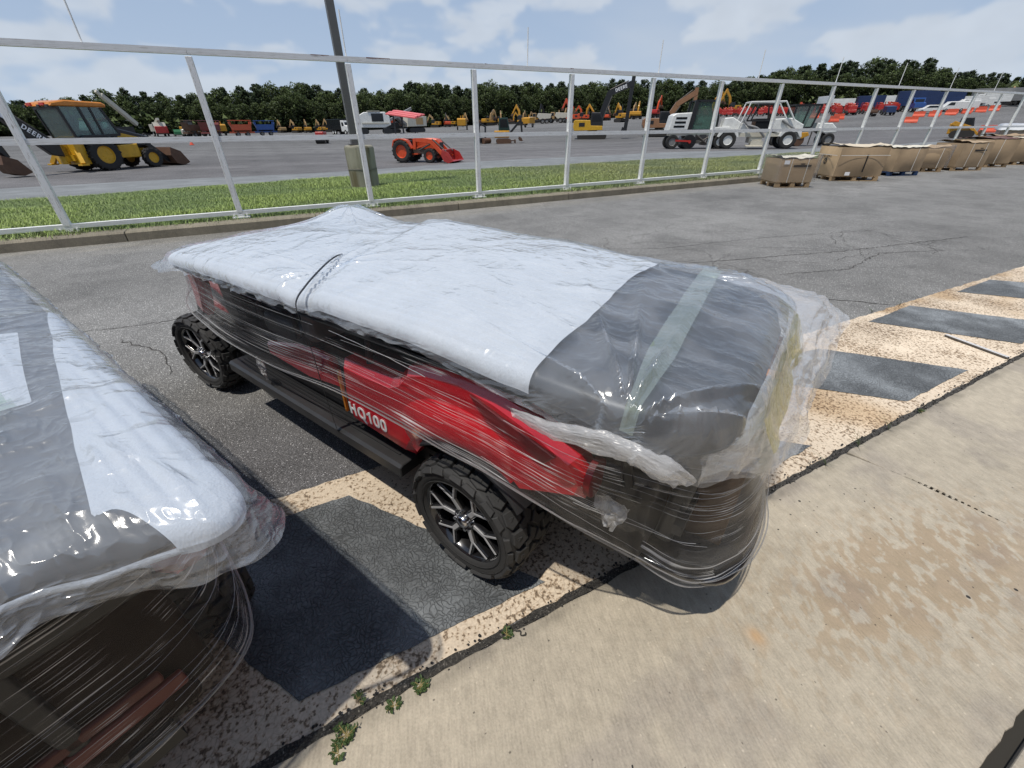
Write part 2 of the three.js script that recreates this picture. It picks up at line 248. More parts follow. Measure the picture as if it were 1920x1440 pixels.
// concrete pavement in slabs, with dirt joints
const pavement = new THREE.Group(); pavement.name = 'concrete_pavement'; pavement.userData.kind = 'structure'; scene.add(pavement);
{
  const X0 = -1, X1 = 5.4, Z0 = -0.8, Z1 = 0.8;
  const concT = tex(2048, 640, (u, v) => {
    const x = X0 + u * (X1 - X0), z = Z0 + v * (Z1 - Z0);
    const n = fbm(x * 1.6, z * 2.2, 181, 5), brush = vn(x * 260 + z * 90, z * 26 - x * 9, 183), f = vn(x * 330, z * 330, 185), m = fbm(x * 30, z * 30, 187, 3);
    let k = 0.80 + 0.28 * n + 0.17 * (brush - 0.5) + 0.2 * (f - 0.5) + 0.26 * (m - 0.5);
    let c = [0.42 * k, 0.37 * k, 0.288 * k];
    // tan water stain in blotches
    const sx = (x - 1.95) / 0.75, sz = (z + 0.12 - 0.1 * sx) / 0.26, st = Math.exp(-(sx * sx + sz * sz)) * 1.5;
    const blot = ss(0.47, 0.60, fbm(x * 34 + z * 22, z * 26 - x * 8, 189, 5) * 0.8 + 0.2 * fbm(x * 5, z * 7, 190, 3) + 0.12 * (st - 0.5)) * clamp(st);
    c = [lerp(c[0], 0.27, blot * 0.5), lerp(c[1], 0.205, blot * 0.6), lerp(c[2], 0.12, blot * 0.6)];
    const grey = ss(0.5, 0.7, fbm(x * 3.2 + 8, z * 4, 191, 4)) * 0.28; c = c.map((q) => q * (1 - grey * 0.5)); c[2] += grey * 0.03;
    const scuff = ss(0.62, 0.75, fbm(x * 16 + z * 10, z * 14, 193, 3)) * ss(0.1, -0.4, z + 0.9 * Math.abs(x - 0.3)) * 0.0; c = c.map((q) => q * (1 - scuff));
    const rust = Math.exp(-(Math.pow((x - 1.15) / 0.03, 2) + Math.pow((z + 0.28) / 0.035, 2))) * 0.5; c = [lerp(c[0], 0.48, rust), lerp(c[1], 0.26, rust), lerp(c[2], 0.09, rust)];
    const edge = ss(-0.66, -0.72, z - 0.026 * Math.max(0, x)) * fbm(x * 9, z * 20, 195, 3); c = c.map((q) => q * (1 - 0.5 * edge));
    const hh = hsh(Math.floor(x * 210), Math.floor(z * 210), 12); if (hh > 0.9994) c = c.map((q) => q * 0.35); else if (hh > 0.9975) c = c.map((q) => q * 1.3);
    return c;
  });
  const concB = tex(1024, 1024, (u, v) => 0.45 * vn(u * 330 + v * 110, v * 60, 203, 440, 440) + 0.35 * vn(u * 400, v * 400, 205, 400, 400) + 0.2 * fbm(u * 60, v * 60, 207, 3, 60, 60), false);
  concB.repeat.set(3.2, 0.8);
  const m = mat([1, 1, 1], 0.88, { map: concT, bumpMap: concB, bumpScale: 0.0035 });
  concT.wrapS = concT.wrapT = THREE.MirroredRepeatWrapping;
  const slab = (outline) => {
    const s = new THREE.Shape(outline.map((p) => new THREE.Vector2(p[0], -p[1])));
    const g = new THREE.ExtrudeGeometry(s, { depth: 0.11, bevelEnabled: true, bevelSize: 0.006, bevelThickness: 0.006, bevelOffset: -0.006, bevelSegments: 2 }); g.rotateX(-Math.PI / 2); g.translate(0, -0.1, 0);
    const p = g.attributes.position, uv = g.attributes.uv; for (let i = 0; i < p.count; i++) uv.setXY(i, (p.getX(i) - X0) / (X1 - X0), (p.getZ(i) - Z0) / (Z1 - Z0));
    part('concrete_slab', [g], m, pavement);
  };
  const rough = (a, b, seed) => { const o = [], n = Math.round(Math.hypot(b[0] - a[0], b[1] - a[1]) / 0.04), r = rngOf(seed); for (let i = 0; i <= n; i++) { const t = i / n; o.push([lerp(a[0], b[0], t) + (r() - 0.5) * 0.008, lerp(a[1], b[1], t) + (r() - 0.5) * 0.008]); } return o; };
  slab([...rough([-2.5, EDGE(-2.5)], [0, EDGE(0)], 20), ...rough([0, EDGE(0)], [2.5, EDGE(2.5) + 0.003], 21), ...rough([2.52, -0.62], [2.62, -0.3], 22), [2.64, 0.285], ...rough([2.6, 0.287], [1.2, 0.262], 23), [-2.5, 0.2]]);
  slab([...rough([2.525, EDGE(2.5)], [5.6, EDGE(5.6)], 24), [5.6, 0.33], [2.66, 0.287], ...rough([2.652, 0.25], [2.535, -0.62], 25)]);
  slab([[5.62, EDGE(5.6)], [9, EDGE(9)], [9, 0.38], [5.62, 0.33]]); slab([[9.02, EDGE(9)], [30, -0.1], [30, 0.6], [9.02, 0.38]]);
  slab([[1.2, 0.30], [2.64, 0.325], [2.64, 4.58], [-2.5, 4.58], [-2.5, 0.24]]); slab([[2.66, 0.325], [9, 0.42], [9, 4.58], [2.66, 4.58]]);
  const jm = mat([0.03, 0.027, 0.022], 1);
  part('joint', [box(60, 0.02, 5, 8, -0.03, 1.6)], jm, pavement);
  const seam = mat([0.8, 0.75, 0.68], 1, { map: rep(asphaltT, 9, 0.03), bumpMap: asphaltB, bumpScale: 0.01 });
  part('seam', [sheet(300, 3, (a, b) => { const x = -3 + 14 * a; return [x, 0.006 + 0.007 * fbm(x * 30, b * 9, 221, 2), EDGE(x) - 0.032 + 0.034 * b + 0.014 * (vn(x * 22, b * 3, 223) - 0.5)]; })], seam, pavement);
}
// kerb in cast lengths
const kerb = new THREE.Group(); kerb.name = 'kerb'; kerb.userData.kind = 'structure'; scene.add(kerb);
{
  const T = tex(512, 256, (u, v) => { const n = fbm(u * 6, v * 3, 231, 5, 6, 3), f = vn(u * 256, v * 128, 233, 256, 128), st = vn(u * 30, 0, 235, 30, 30), k = 0.24 + 0.13 * n + 0.1 * (f - 0.5) - 0.05 * st; return [k * 1.08, k * 0.98, k * 0.78]; });
  const D = mat([0.72, 0.7, 0.66], 0.92, { map: T, bumpMap: asphaltB, bumpScale: 0.008 }), D2 = mat([0.8, 0.78, 0.72], 0.92, { map: T, bumpMap: asphaltB, bumpScale: 0.008 });
  for (let i = 0; i < 16; i++) { const x0 = -8.35 + 3.05 * i, w = 3.038, x = x0 + w / 2; const sh = [[0, -0.1], [0, 0.13], [-0.03, 0.155], [-0.3, 0.16], [-0.3, -0.1]]; const g = prof(sh.map(([z, y]) => [z, y]), w, 0, 0.006); g.rotateY(-Math.PI / 2);
    g.computeBoundingBox(); const uv = g.attributes.uv, p = g.attributes.position; for (let k = 0; k < p.count; k++) uv.setXY(k, p.getX(k) / 2.2 + i * 0.37, (p.getY(k) + p.getZ(k)) / 1.1);
    g.rotateY(-0.012); g.translate(x, 0, CURB(x)); part('kerb_segment', [g], i % 2 ? D : D2, kerb); }
}
// the warehouse front the picture is taken from: it stands behind the camera and shows only in the film's reflections
{
  const bt = tex(512, 512, (u, v) => { const r = Math.floor(v * 32), x = u * 12 + (r % 2) * 0.5, j = (v * 32 - r < 0.12 || x - Math.floor(x) < 0.05) ? 0.3 : 0, h = hsh(Math.floor(x) % 12, r, 14); return [lerp(0.20 + 0.12 * h, 0.32, j), lerp(0.085 + 0.05 * h, 0.29, j), lerp(0.05 + 0.03 * h, 0.25, j)]; });
  const w = thing('warehouse', 'brown brick warehouse front behind the photographer, outside the picture', 'building', [8, 0, 4.6]);
  part('wall', [box(44, 5.4, 0.3, 0, 2.7, 0.15)], mat([1, 1, 1], 0.9, { map: rep(bt, 18, 2.4) }), w);
  for (const x of [-16, -9, -2, 5, 12]) { const d = part('door', [box(3.6, 3.4, 0.06, x, 1.75, -0.02)], mat([0.09, 0.06, 0.045], 0.6), w); part('door_frame', [box(0.12, 3.5, 0.1, x - 1.86, 1.75, -0.05), box(0.12, 3.5, 0.1, x + 1.86, 1.75, -0.05), box(3.84, 0.12, 0.1, x, 3.56, -0.05)], mat([0.25, 0.24, 0.22], 0.6), d); }
}
// verge of grass
{
  const far = (x) => -17.15 - 1.6 * ss(-6, 3, x) + 1.1 * ss(14, 30, x) + 0.25 * Math.sin(x * 0.6);
  const soil = sheet(160, 20, (a, b) => { const x = -16 + 80 * a; return [x, 0.1 - 0.085 * b + 0.03 * fbm(x, b * 6, 241, 3), lerp(CURB(x) - 0.26, far(x), b)]; }, (a, b, q) => [q[0] / 2, q[2] / 2]);
  const soilT = tex(256, 256, (u, v) => { const n = fbm(u * 12, v * 12, 243, 4, 12, 12); return [0.06 + 0.06 * n, 0.10 + 0.08 * n, 0.02 + 0.02 * n]; });
  struct('verge_soil', [soil], mat([1, 1, 1], 1, { map: soilT }));
  const tuft = new THREE.BufferGeometry(), P = [], N = [], r = rngOf(9);
  for (let k = 0; k < 12; k++) { const a = r() * 6.28, x = (r() - 0.5) * 0.16, z = (r() - 0.5) * 0.16, h = 0.025 + r() * 0.04, w = 0.0035 + r() * 0.002, lx = (r() - 0.5) * 0.07, lz = (r() - 0.5) * 0.07, cx = Math.cos(a) * w, cz = Math.sin(a) * w; P.push(x - cx, 0, z - cz, x + cx, 0, z + cz, x + lx, h, z + lz); const n = new THREE.Vector3(-cz * 30, 0.9, cx * 30).normalize(); for (let q = 0; q < 3; q++) N.push(n.x, n.y, n.z); }
  tuft.setAttribute('position', new THREE.BufferAttribute(new Float32Array(P), 3)); tuft.setAttribute('normal', new THREE.BufferAttribute(new Float32Array(N), 3));
  const gm = mat([1, 1, 1], 0.75, { transmission: 0.3 });
  const n = 210000, inst = new THREE.InstancedMesh(tuft, gm, n), m = M4(), c = new THREE.Color(), q = new THREE.Quaternion(), up = new THREE.Vector3(0, 1, 0), sc = new THREE.Vector3();
  for (let i = 0; i < n; i++) {
    const t = Math.pow(r(), 1.5), x = -12 + 58 * t, b = r(), z = lerp(CURB(x) - 0.24, far(x) + 0.3 * (r() - 0.5), b), y = 0.1 - 0.085 * b + 0.03 * fbm(x, b * 6, 241, 3) - 0.005;
    const lush = ss(0.3, 0.75, fbm(x * 0.5, z * 0.7, 247, 3)), dry = ss(4, 14, x) * 0.65, s = (0.75 + 0.7 * r()) * (0.8 + 0.5 * lush) * (1 + 0.5 * ss(0.06, 0.0, b));
    m.compose(new THREE.Vector3(x, y, z), q.setFromAxisAngle(up, r() * 6.28), sc.set(1.2 * s, s, 1.2 * s)); inst.setMatrixAt(i, m);
    const k = 0.75 + 0.5 * r(); c.setRGB(lerp(0.22, 0.24, dry) * k * (0.8 + 0.4 * lush), lerp(0.33, 0.25, dry) * k * (0.85 + 0.3 * lush), lerp(0.03, 0.07, dry) * k); if (r() < 0.012 * ss(1, 6, x)) c.setRGB(0.5, 0.5, 0.42); inst.setColorAt(i, c);
  }
  inst.name = 'grass'; inst.userData.kind = 'stuff'; inst.userData.label = 'mown green grass verge between the kerb and the gravel yard'; inst.userData.category = 'grass'; shadow(inst); scene.add(inst);
}
// ------------------------------------------------------------------ white steel fence without infill
{
  const T = tex(512, 512, (u, v) => { const n = fbm(u * 9, v * 9, 261, 5, 9, 9), s = ss(0.6, 0.78, fbm(u * 14, v * 40, 263, 4, 14, 40)), k = 0.9 + 0.12 * n; return [k * (1 - 0.45 * s), k * (1 - 0.48 * s), k * (1 - 0.55 * s)]; });
  const W = mat([0.82, 0.82, 0.80], 0.55, { map: T }), rust = mat([0.22, 0.085, 0.035], 0.9);
  const f = thing('white_fence', 'long white steel post and rail fence without infill along the grass verge', 'fence', [0, 0, 0]);
  const X = [-8.4, -5.7, -3.05, -0.5, 2.02, 4.62, 7.2, 9.85, 12.55, 15.4, 18.35, 21.2, 24.07, 27, 30, 33, 36, 39, 42, 45], Z = -10.1, H = (x) => 2.715 + 0.004 * x;
  X.forEach((x, i) => {
    part('post', [rbox(0.1, H(x) - 0.32, 0.1, 0.008, x, (H(x) - 0.09 + 0.28) / 2, Z)], W, f);
    part('base_plate', [box(0.3, 0.02, 0.16, x, 0.165, Z), cyl(0.014, 0.06, x - 0.11, 0.19, Z + 0.05), cyl(0.014, 0.06, x + 0.11, 0.19, Z + 0.05), box(0.12, 0.05, 0.1, x, 0.198, Z)], W, f);
    if (i + 1 < X.length) {
      const b = X[i + 1], g = 0.002;
      part('top_rail', [beam([x + g, H(x), Z], [b - g, H(b), Z], 0.09, 0.085)], W, f);
      part('middle_rail', [beam([x + 0.052, 1.48 - 0.002 * x, Z], [b - 0.052, 1.48 - 0.002 * b, Z], 0.07, 0.085)], W, f);
      part('bottom_rail', [beam([x + g, 0.25, Z], [b - g, 0.25, Z], 0.09, 0.07)], W, f);
    }
  });
  [-5.7, -1.8, 2.02, 5.96, 9.99, 14.15, 18.35, 22.72, 27.14, 31.8, 36.4].forEach((x) => part('upright_rod', [rod([x, H(x) + 0.04, Z], [x + 0.01, 3.42 + 0.006 * x, Z], 0.012)], W, f));
  [[1.55, 0.32], [2.6, 0.45], [7.16, 0.1], [4.9, 0.06]].forEach(([x, w]) => part('rust_patch', [sheet(14, 2, (a, b) => [x - w / 2 + w * a, H(x) + 0.044 - 0.02 * b * fbm(a * 6, x, 5, 2), Z + 0.0465])], rust, f));
}
// lamp post on its concrete footing
{
  const T = tex(512, 512, (u, v) => { const n = fbm(u * 7, v * 5, 271, 5, 7, 5), s = ss(0.4, 0.75, fbm(u * 16, v * 2, 273, 4, 16, 2)), k = 0.2 + 0.2 * n; return [lerp(k * 1.05, 0.10, s * 0.75), lerp(k, 0.075, s * 0.75), lerp(k * 0.78, 0.03, s * 0.8)]; });
  const l = thing('lamp_post', 'grey lamp post on a weathered round concrete footing in the verge', 'lamp post', [2.86, 0, -14.75]);
  const foot = new THREE.LatheGeometry([[0.42, -0.2], [0.425, 0.5], [0.42, 0.62], [0.425, 1.13], [0.4, 1.185], [0.36, 1.2], [0.001, 1.215]].map((p) => new THREE.Vector2(...p)), 36);
  part('footing', [foot], mat([1, 1, 1], 0.95, { map: T, bumpMap: asphaltB, bumpScale: 0.012 }), l);
  part('footing_band', [cyl(0.431, 0.03, 0, 0.58, 0, 'y', 36)], mat([0.2, 0.19, 0.16], 0.95), l);
  const g = mat([0.13, 0.125, 0.12], 0.5, { metalness: 0.3 });
  part('base_plate', [box(0.34, 0.03, 0.34, -0.1, 1.23, 0)], g, l);
  part('pole', [box(0.2, 8, 0.2, -0.1, 5.24, 0)], g, l); part('lamp_head', [rbox(0.7, 0.14, 0.4, 0.04, 0.25, 9.28, 0)], g, l);
}
// ------------------------------------------------------------------ the wood behind the yard
{
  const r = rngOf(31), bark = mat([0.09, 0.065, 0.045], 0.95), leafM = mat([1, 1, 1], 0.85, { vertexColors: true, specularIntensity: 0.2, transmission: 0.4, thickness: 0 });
  function crown(H, rad, low, kind, n, seed) {
    const r = rngOf(seed), blobs = [];
    const nb = kind === 'pine' ? 44 : 56;
    for (let i = 0; i < nb; i++) { const t = i / (nb - 1), y = lerp(low, H * 0.95, Math.pow(t, 0.9)), w = kind === 'pine' ? rad * (0.35 + 0.65 * Math.sin(Math.PI * clamp(0.15 + 0.8 * t))) : rad * Math.sqrt(Math.max(0.05, 1 - Math.pow((t - 0.42) / 0.64, 2))), a = i * 2.4 + r(), d = w * (0.15 + 0.75 * Math.sqrt(r())); blobs.push([Math.cos(a) * d, y, Math.sin(a) * d, w * (0.2 + 0.24 * r())]); }
    blobs.push([0, H * 0.93, 0, rad * 0.3]);
    const P = [], N = [], C = [], tot = blobs.reduce((s, b) => s + b[3] * b[3], 0);
    for (const b of blobs) {
      const k = Math.round(n * b[3] * b[3] / tot), tone = 0.8 + 0.42 * r();
      for (let i = 0; i < k; i++) {
        const u = r() * 2 - 1, a = r() * 6.283, s = Math.sqrt(1 - u * u), R = b[3] * (0.35 + 0.95 * Math.pow(r(), 0.6)), d = [s * Math.cos(a), u, s * Math.sin(a)], c = [b[0] + d[0] * R, b[1] + d[1] * R * 0.8 + (r() < 0.08 ? 0.7 * r() : 0), b[2] + d[2] * R];
        const q = 0.14 + 0.3 * r() * r() + 0.08 * r(), e = new THREE.Vector3(r() - 0.5, r() - 0.5, r() - 0.5).normalize(), f = new THREE.Vector3(r() - 0.5, r() - 0.5, r() - 0.5).cross(e).normalize();
        const nn = new THREE.Vector3(...d).add(new THREE.Vector3((r() - 0.5) * 1.1, (r() - 0.2) * 0.9, (r() - 0.5) * 1.1)).normalize();
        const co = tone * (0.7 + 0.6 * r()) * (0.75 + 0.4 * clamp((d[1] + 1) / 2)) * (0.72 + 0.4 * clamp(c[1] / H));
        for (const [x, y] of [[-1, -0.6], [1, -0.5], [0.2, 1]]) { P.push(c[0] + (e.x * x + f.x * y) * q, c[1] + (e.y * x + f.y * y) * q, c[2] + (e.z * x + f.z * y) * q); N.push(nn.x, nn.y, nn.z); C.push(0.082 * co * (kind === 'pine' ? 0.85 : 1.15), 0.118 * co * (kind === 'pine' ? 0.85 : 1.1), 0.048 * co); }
      }
    }
    const g = new THREE.BufferGeometry(); for (const [k, v] of [['position', P], ['normal', N], ['color', C]]) g.setAttribute(k, new THREE.BufferAttribute(new Float32Array(v), 3)); return g;
  }
  const kinds = [['pine_tree', 'pine', 16, 3.0, 4.5], ['pine_tree', 'pine', 16, 2.5, 6], ['broadleaf_tree', 'leaf', 16, 4.2, 1.6], ['broadleaf_tree', 'leaf', 16, 3.4, 2.2], ['broadleaf_tree', 'leaf', 16, 4.8, 1.2], ['pine_tree', 'pine', 16, 3.4, 3]];
  const lab = { pine_tree: 'dark narrow pine in the wood that closes off the far side of the yard', broadleaf_tree: 'dense green broadleaf tree in the wood along the far side of the yard' };
  const grp = { pine_tree: 'pines in the wood behind the yard', broadleaf_tree: 'broadleaf trees in the wood behind the yard' };
  const protos = kinds.map(([nm, kind, H, rad, low], i) => {
    const t = new THREE.Group();
    const tr = [new THREE.CylinderGeometry(0.09, 0.26, H * 0.9, 7).translate(0, H * 0.45, 0)];
    for (let k = 0; k < 6; k++) { const y = lerp(low, H * 0.75, k / 5), a = k * 2.4; tr.push(rod([0, y, 0], [Math.cos(a) * rad * 0.7, y + 0.9, Math.sin(a) * rad * 0.7], 0.06)); }
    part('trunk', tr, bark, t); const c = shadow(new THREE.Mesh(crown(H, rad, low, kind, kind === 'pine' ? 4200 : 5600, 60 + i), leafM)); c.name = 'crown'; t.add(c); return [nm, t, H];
  });
  // top of the wood against the sky: bearing (degrees right of -z), tangent of height
  const top = [[-30, 0.045], [-16.6, 0.0445], [-13.6, 0.041], [-9.7, 0.060], [-4.7, 0.0587], [0, 0.066], [5.2, 0.0756], [10.3, 0.066], [14, 0.07], [17.7, 0.082], [22.9, 0.0716], [25.9, 0.0798], [31.2, 0.0747], [37.1, 0.0772], [43.4, 0.0786], [48.3, 0.0715], [53.3, 0.074], [56.9, 0.086], [63.6, 0.088], [67.3, 0.085], [69.7, 0.068], [73, 0.058], [85, 0.055]];
  const tanTop = (a) => { for (let i = 0; i + 1 < top.length; i++) if (a <= top[i + 1][0]) return lerp(top[i][1], top[i + 1][1], (a - top[i][0]) / (top[i + 1][0] - top[i][0])); return 0.055; };
  const dist = (a) => 182 + 55 * ss(5, 40, a);
  for (let row = 0; row < 3; row++) for (let a = -21 + row * 0.7; a < 77; a += [0.98, 1.1, 1.25][row] * (0.75 + 0.5 * r())) {
    const D = dist(a) + [0, 9, 20][row] + (r() - 0.5) * 5, rad = a * Math.PI / 180, x = D * Math.sin(rad), z = -D * Math.cos(rad), y = yard(x, z);
    const want = 1.6 + D * tanTop(a) - y, hgt = want * (row === 0 ? 0.62 + 0.26 * r() : row === 1 ? 0.82 + 0.2 * r() : 0.9 + 0.14 * r());
    let k = Math.floor(r() * protos.length); if (row === 0) k = 2 + Math.floor(r() * 3); if (row === 2 && r() < 0.4) k = [0, 1, 5][Math.floor(r() * 3)];
    const [nm, p, H] = protos[k], t = p.clone(); t.name = numbered(nm); t.position.set(x, y - 0.2, z); t.rotation.y = r() * 6.28; const s = hgt / H, w = s * (1.0 + 0.35 * r()); t.scale.set(w, s, w);
    tag(t, lab[nm], 'tree', grp[nm]); scene.add(t);
  }
  // undergrowth closing the foot of the wood
  const c1 = crown(2.6, 1.6, 0.4, 'leaf', 260, 99), n = 330, inst = new THREE.InstancedMesh(c1, leafM, n), m = M4();
  for (let i = 0; i < n; i++) { const a = -22 + 100 * i / n, D = dist(a) - 4 + r() * 22, R = a * Math.PI / 180, x = D * Math.sin(R), z = -D * Math.cos(R), s = 1 + 1.2 * r(); m.compose(new THREE.Vector3(x, yard(x, z) - 0.3, z), new THREE.Quaternion().setFromAxisAngle(new THREE.Vector3(0, 1, 0), r() * 6), new THREE.Vector3(s * 1.5, s, s * 1.5)); inst.setMatrixAt(i, m); }
  inst.name = 'undergrowth'; inst.userData.kind = 'stuff'; tag(inst, 'dark bushy undergrowth along the foot of the far wood', 'undergrowth'); shadow(inst); scene.add(inst);
}
// ------------------------------------------------------------------ machines in the yard
const K = {
  yellow: paint([0.55, 0.27, 0.02]), deere: paint([0.60, 0.34, 0.02]), black: paint([0.016, 0.016, 0.018], 0.5), steel: paint([0.12, 0.11, 0.10], 0.6, { metalness: 0.4 }),
  orange: paint([0.62, 0.075, 0.018]), red: paint([0.45, 0.03, 0.025]), pink: paint([0.72, 0.16, 0.16], 0.6), white: paint([0.72, 0.72, 0.70]), cream: paint([0.55, 0.52, 0.44]), rustb: paint([0.11, 0.055, 0.03], 0.9),
  brown: paint([0.30, 0.15, 0.075]), blue: paint([0.02, 0.07, 0.25]), navy: paint([0.012, 0.03, 0.10]), green: paint([0.02, 0.14, 0.05]), grey: paint([0.2, 0.2, 0.2]), tan: paint([0.42, 0.27, 0.12]),
  tyre: mat([0.022, 0.021, 0.02], 0.85), glass: mat([0.75, 0.85, 0.85], 0.05, { transmission: 1, thickness: 0 }), dark: mat([0.012, 0.014, 0.016], 0.15), barrier: paint([0.75, 0.11, 0.05], 0.6), rubberTrack: mat([0.03, 0.027, 0.024], 0.9), lime: paint([0.5, 0.55, 0.08]),
  lamp: mat([0.5, 0.02, 0.01], 0.25), white2: mat([0.85, 0.85, 0.85], 0.5),
};
function tyreGeo(r, w, lugs = 0, rr = 0.55) {
  const g = [new THREE.LatheGeometry([[r * rr, -w * 0.42], [r * 0.8, -w * 0.5], [r * 0.95, -w * 0.47], [r * (lugs ? 0.955 : 1), -w * 0.36], [r * (lugs ? 0.96 : 1), w * 0.36], [r * 0.95, w * 0.47], [r * 0.8, w * 0.5], [r * rr, w * 0.42]].map((p) => new THREE.Vector2(...p)), 28).rotateX(Math.PI / 2)];
  for (let i = 0; i < lugs; i++) for (const s of [-1, 1]) { const a = (i + (s > 0 ? 0.5 : 0)) / lugs * 6.2832; const b = new THREE.BoxGeometry(r * 0.09, r * 0.11, w * 0.58); b.rotateY(s * 0.55); b.translate(0, r * 0.965, s * w * 0.23); b.rotateZ(a); g.push(b); }
  return g;
}
function wheel(p, r, w, x, y, z, rim, lugs = 0, rr = 0.55) {
  const g = new THREE.Group(); g.name = 'wheel'; g.position.set(x, y, z); p.add(g);
  part('tyre', tyreGeo(r, w, lugs, rr), K.tyre, g);
  const s = z >= 0 ? 1 : -1, dish = new THREE.LatheGeometry([[0.001, 0.1 * w], [r * rr * 0.3, 0.1 * w], [r * rr * 0.36, -0.06 * w], [r * rr * 0.8, -0.08 * w], [r * rr * 0.92, 0.3 * w], [r * rr * 1.02, 0.42 * w]].map((q) => new THREE.Vector2(...q)), 20).rotateX(Math.PI / 2);
  if (s < 0) dish.rotateY(Math.PI);
  part('rim', [dish, cyl(r * rr, w * 0.5, 0, 0, 0, 'z', 20)], rim, g); return g;
}
function track(p, L, h, w, x, z, m = K.rubberTrack) { const pts = []; for (let i = 0; i <= 8; i++) { const a = Math.PI / 2 + Math.PI * i / 8; pts.push([x - L / 2 + h / 2 + Math.cos(a) * h / 2, h / 2 + Math.sin(a) * h / 2]); } for (let i = 0; i <= 8; i++) { const a = -Math.PI / 2 + Math.PI * i / 8; pts.push([x + L / 2 - h / 2 + Math.cos(a) * h / 2, h / 2 + Math.sin(a) * h / 2]); } const g = [prof(pts, w, z, 0.01)]; for (let i = 0; i < L / 0.18; i++) g.push(box(0.09, 0.04, w, x - L / 2 + h / 2 + i * 0.18 * (L - h) / L, h + 0.01, z), box(0.09, 0.03, w, x - L / 2 + h / 2 + i * 0.18 * (L - h) / L, 0.012, z)); return part('track', g, m, p); }
function bucketGeo(w, s, x, y, z, teeth = true) { const g = [prof([[-0.5, 0.55], [-0.62, 0.1], [-0.4, -0.35], [0.05, -0.5], [0.5, -0.35], [0.42, -0.27], [0, -0.4], [-0.33, -0.28], [-0.52, 0.08], [-0.42, 0.52]].map(([a, b]) => [a * s, b * s]), w, 0, 0.005), ...[-1, 1].map((q) => prof([[-0.5, 0.55], [-0.62, 0.1], [-0.4, -0.35], [0.05, -0.5], [0.5, -0.35], [0.1, 0.3]].map(([a, b]) => [a * s, b * s]), 0.03, q * w / 2, 0))]; if (teeth) for (let i = 0; i < 5; i++) g.push(box(0.2 * s, 0.05 * s, 0.07, 0.58 * s, -0.33 * s, -w / 2 + w * (i + 0.5) / 5)); g.forEach((q) => q.translate(x, y, z)); return g; }
// excavator: joints in its own x (forward), y
function excavator(name, label, pos, turn, o) {
  const t = thing(name, label, 'excavator', pos, turn, o.group), s = o.s || 1, y0 = 0.85;
  for (const q of [-1, 1]) track(t, 3.6, 0.78, 0.5, 0, q * 1.05);
  part('undercarriage', [box(2, 0.4, 1.7, 0, 0.5, 0), cyl(0.6, 0.35, 0, 0.85, 0, 'y', 20)], K.steel, t);
  part('body', [prof([[-2.2, 0.95], [-2.35, 1.3], [-2.3, 1.95], [-2.1, 2.1], [-0.3, 2.05], [-0.2, 1.5], [1.2, 1.45], [1.25, 1.0]], 2.5, 0, 0.04)], o.body, t);
  part('engine_grille', [box(0.7, 0.4, 0.02, -1.3, 1.6, 1.262), box(0.7, 0.4, 0.02, -1.3, 1.6, -1.262)], K.black, t);
  part('exhaust', [cyl(0.06, 0.5, -1.4, 2.3, 0.4)], K.black, t);
  const cz = o.cabz ?? -0.7, cab = part('cab', [prof([[-0.25, 1.45], [-0.25, 2.75], [-0.1, 2.85], [0.85, 2.82], [1.2, 2.2], [1.25, 1.45]], 0.95, cz, 0.05)], o.cab || K.black, t);
  part('window', [prof([[-0.1, 1.9], [-0.1, 2.65], [0.75, 2.65], [1.05, 2.15], [1.05, 1.9]], 0.97, cz, 0.004)], K.dark, cab);
  const J = o.joints;
  const mid = o.mid || [lerp(J[0][0], J[1][0], 0.5) - 0.35, lerp(J[0][1], J[1][1], 0.5) + 0.5];
  const bm = part('boom', [beam([J[0][0], J[0][1], 0], [mid[0], mid[1], 0], 0.4, 0.68), beam([mid[0], mid[1], 0], [J[1][0], J[1][1], 0], 0.36, 0.6), cyl(0.3, 0.42, mid[0], mid[1], 0, 'z')], o.boom || o.body, t);
  if (o.text) { const a = Math.atan2(J[1][1] - mid[1], J[1][0] - mid[0]); for (const q of [1]) { const g = letters(o.text, 0.34, 0.01); g.rotateZ(a); g.translate(lerp(mid[0], J[1][0], 0.5), lerp(mid[1], J[1][1], 0.5), 0.175); part('lettering', [g], K.white2, bm); } }
  part('boom_cylinder', [rod([J[0][0] + 0.3, J[0][1] - 0.1, 0.28], [mid[0] + 0.3, mid[1] - 0.3, 0.28], 0.07), rod([mid[0], mid[1] + 0.3, 0], [J[1][0] - 0.5, J[1][1] + 0.25, 0], 0.07)], K.steel, t);
  part('stick', [beam([J[1][0] - (J[2][0] - J[1][0]) * 0.14, J[1][1] - (J[2][1] - J[1][1]) * 0.14, 0], [J[2][0], J[2][1], 0], 0.3, 0.42)], o.stick || o.boom || o.body, t);
  part('bucket', bucketGeo(1.0, 0.75, J[2][0], J[2][1] - 0.1, 0), o.bucket || K.rustb, t);
  if (s !== 1) t.scale.setScalar(s); return t;
}
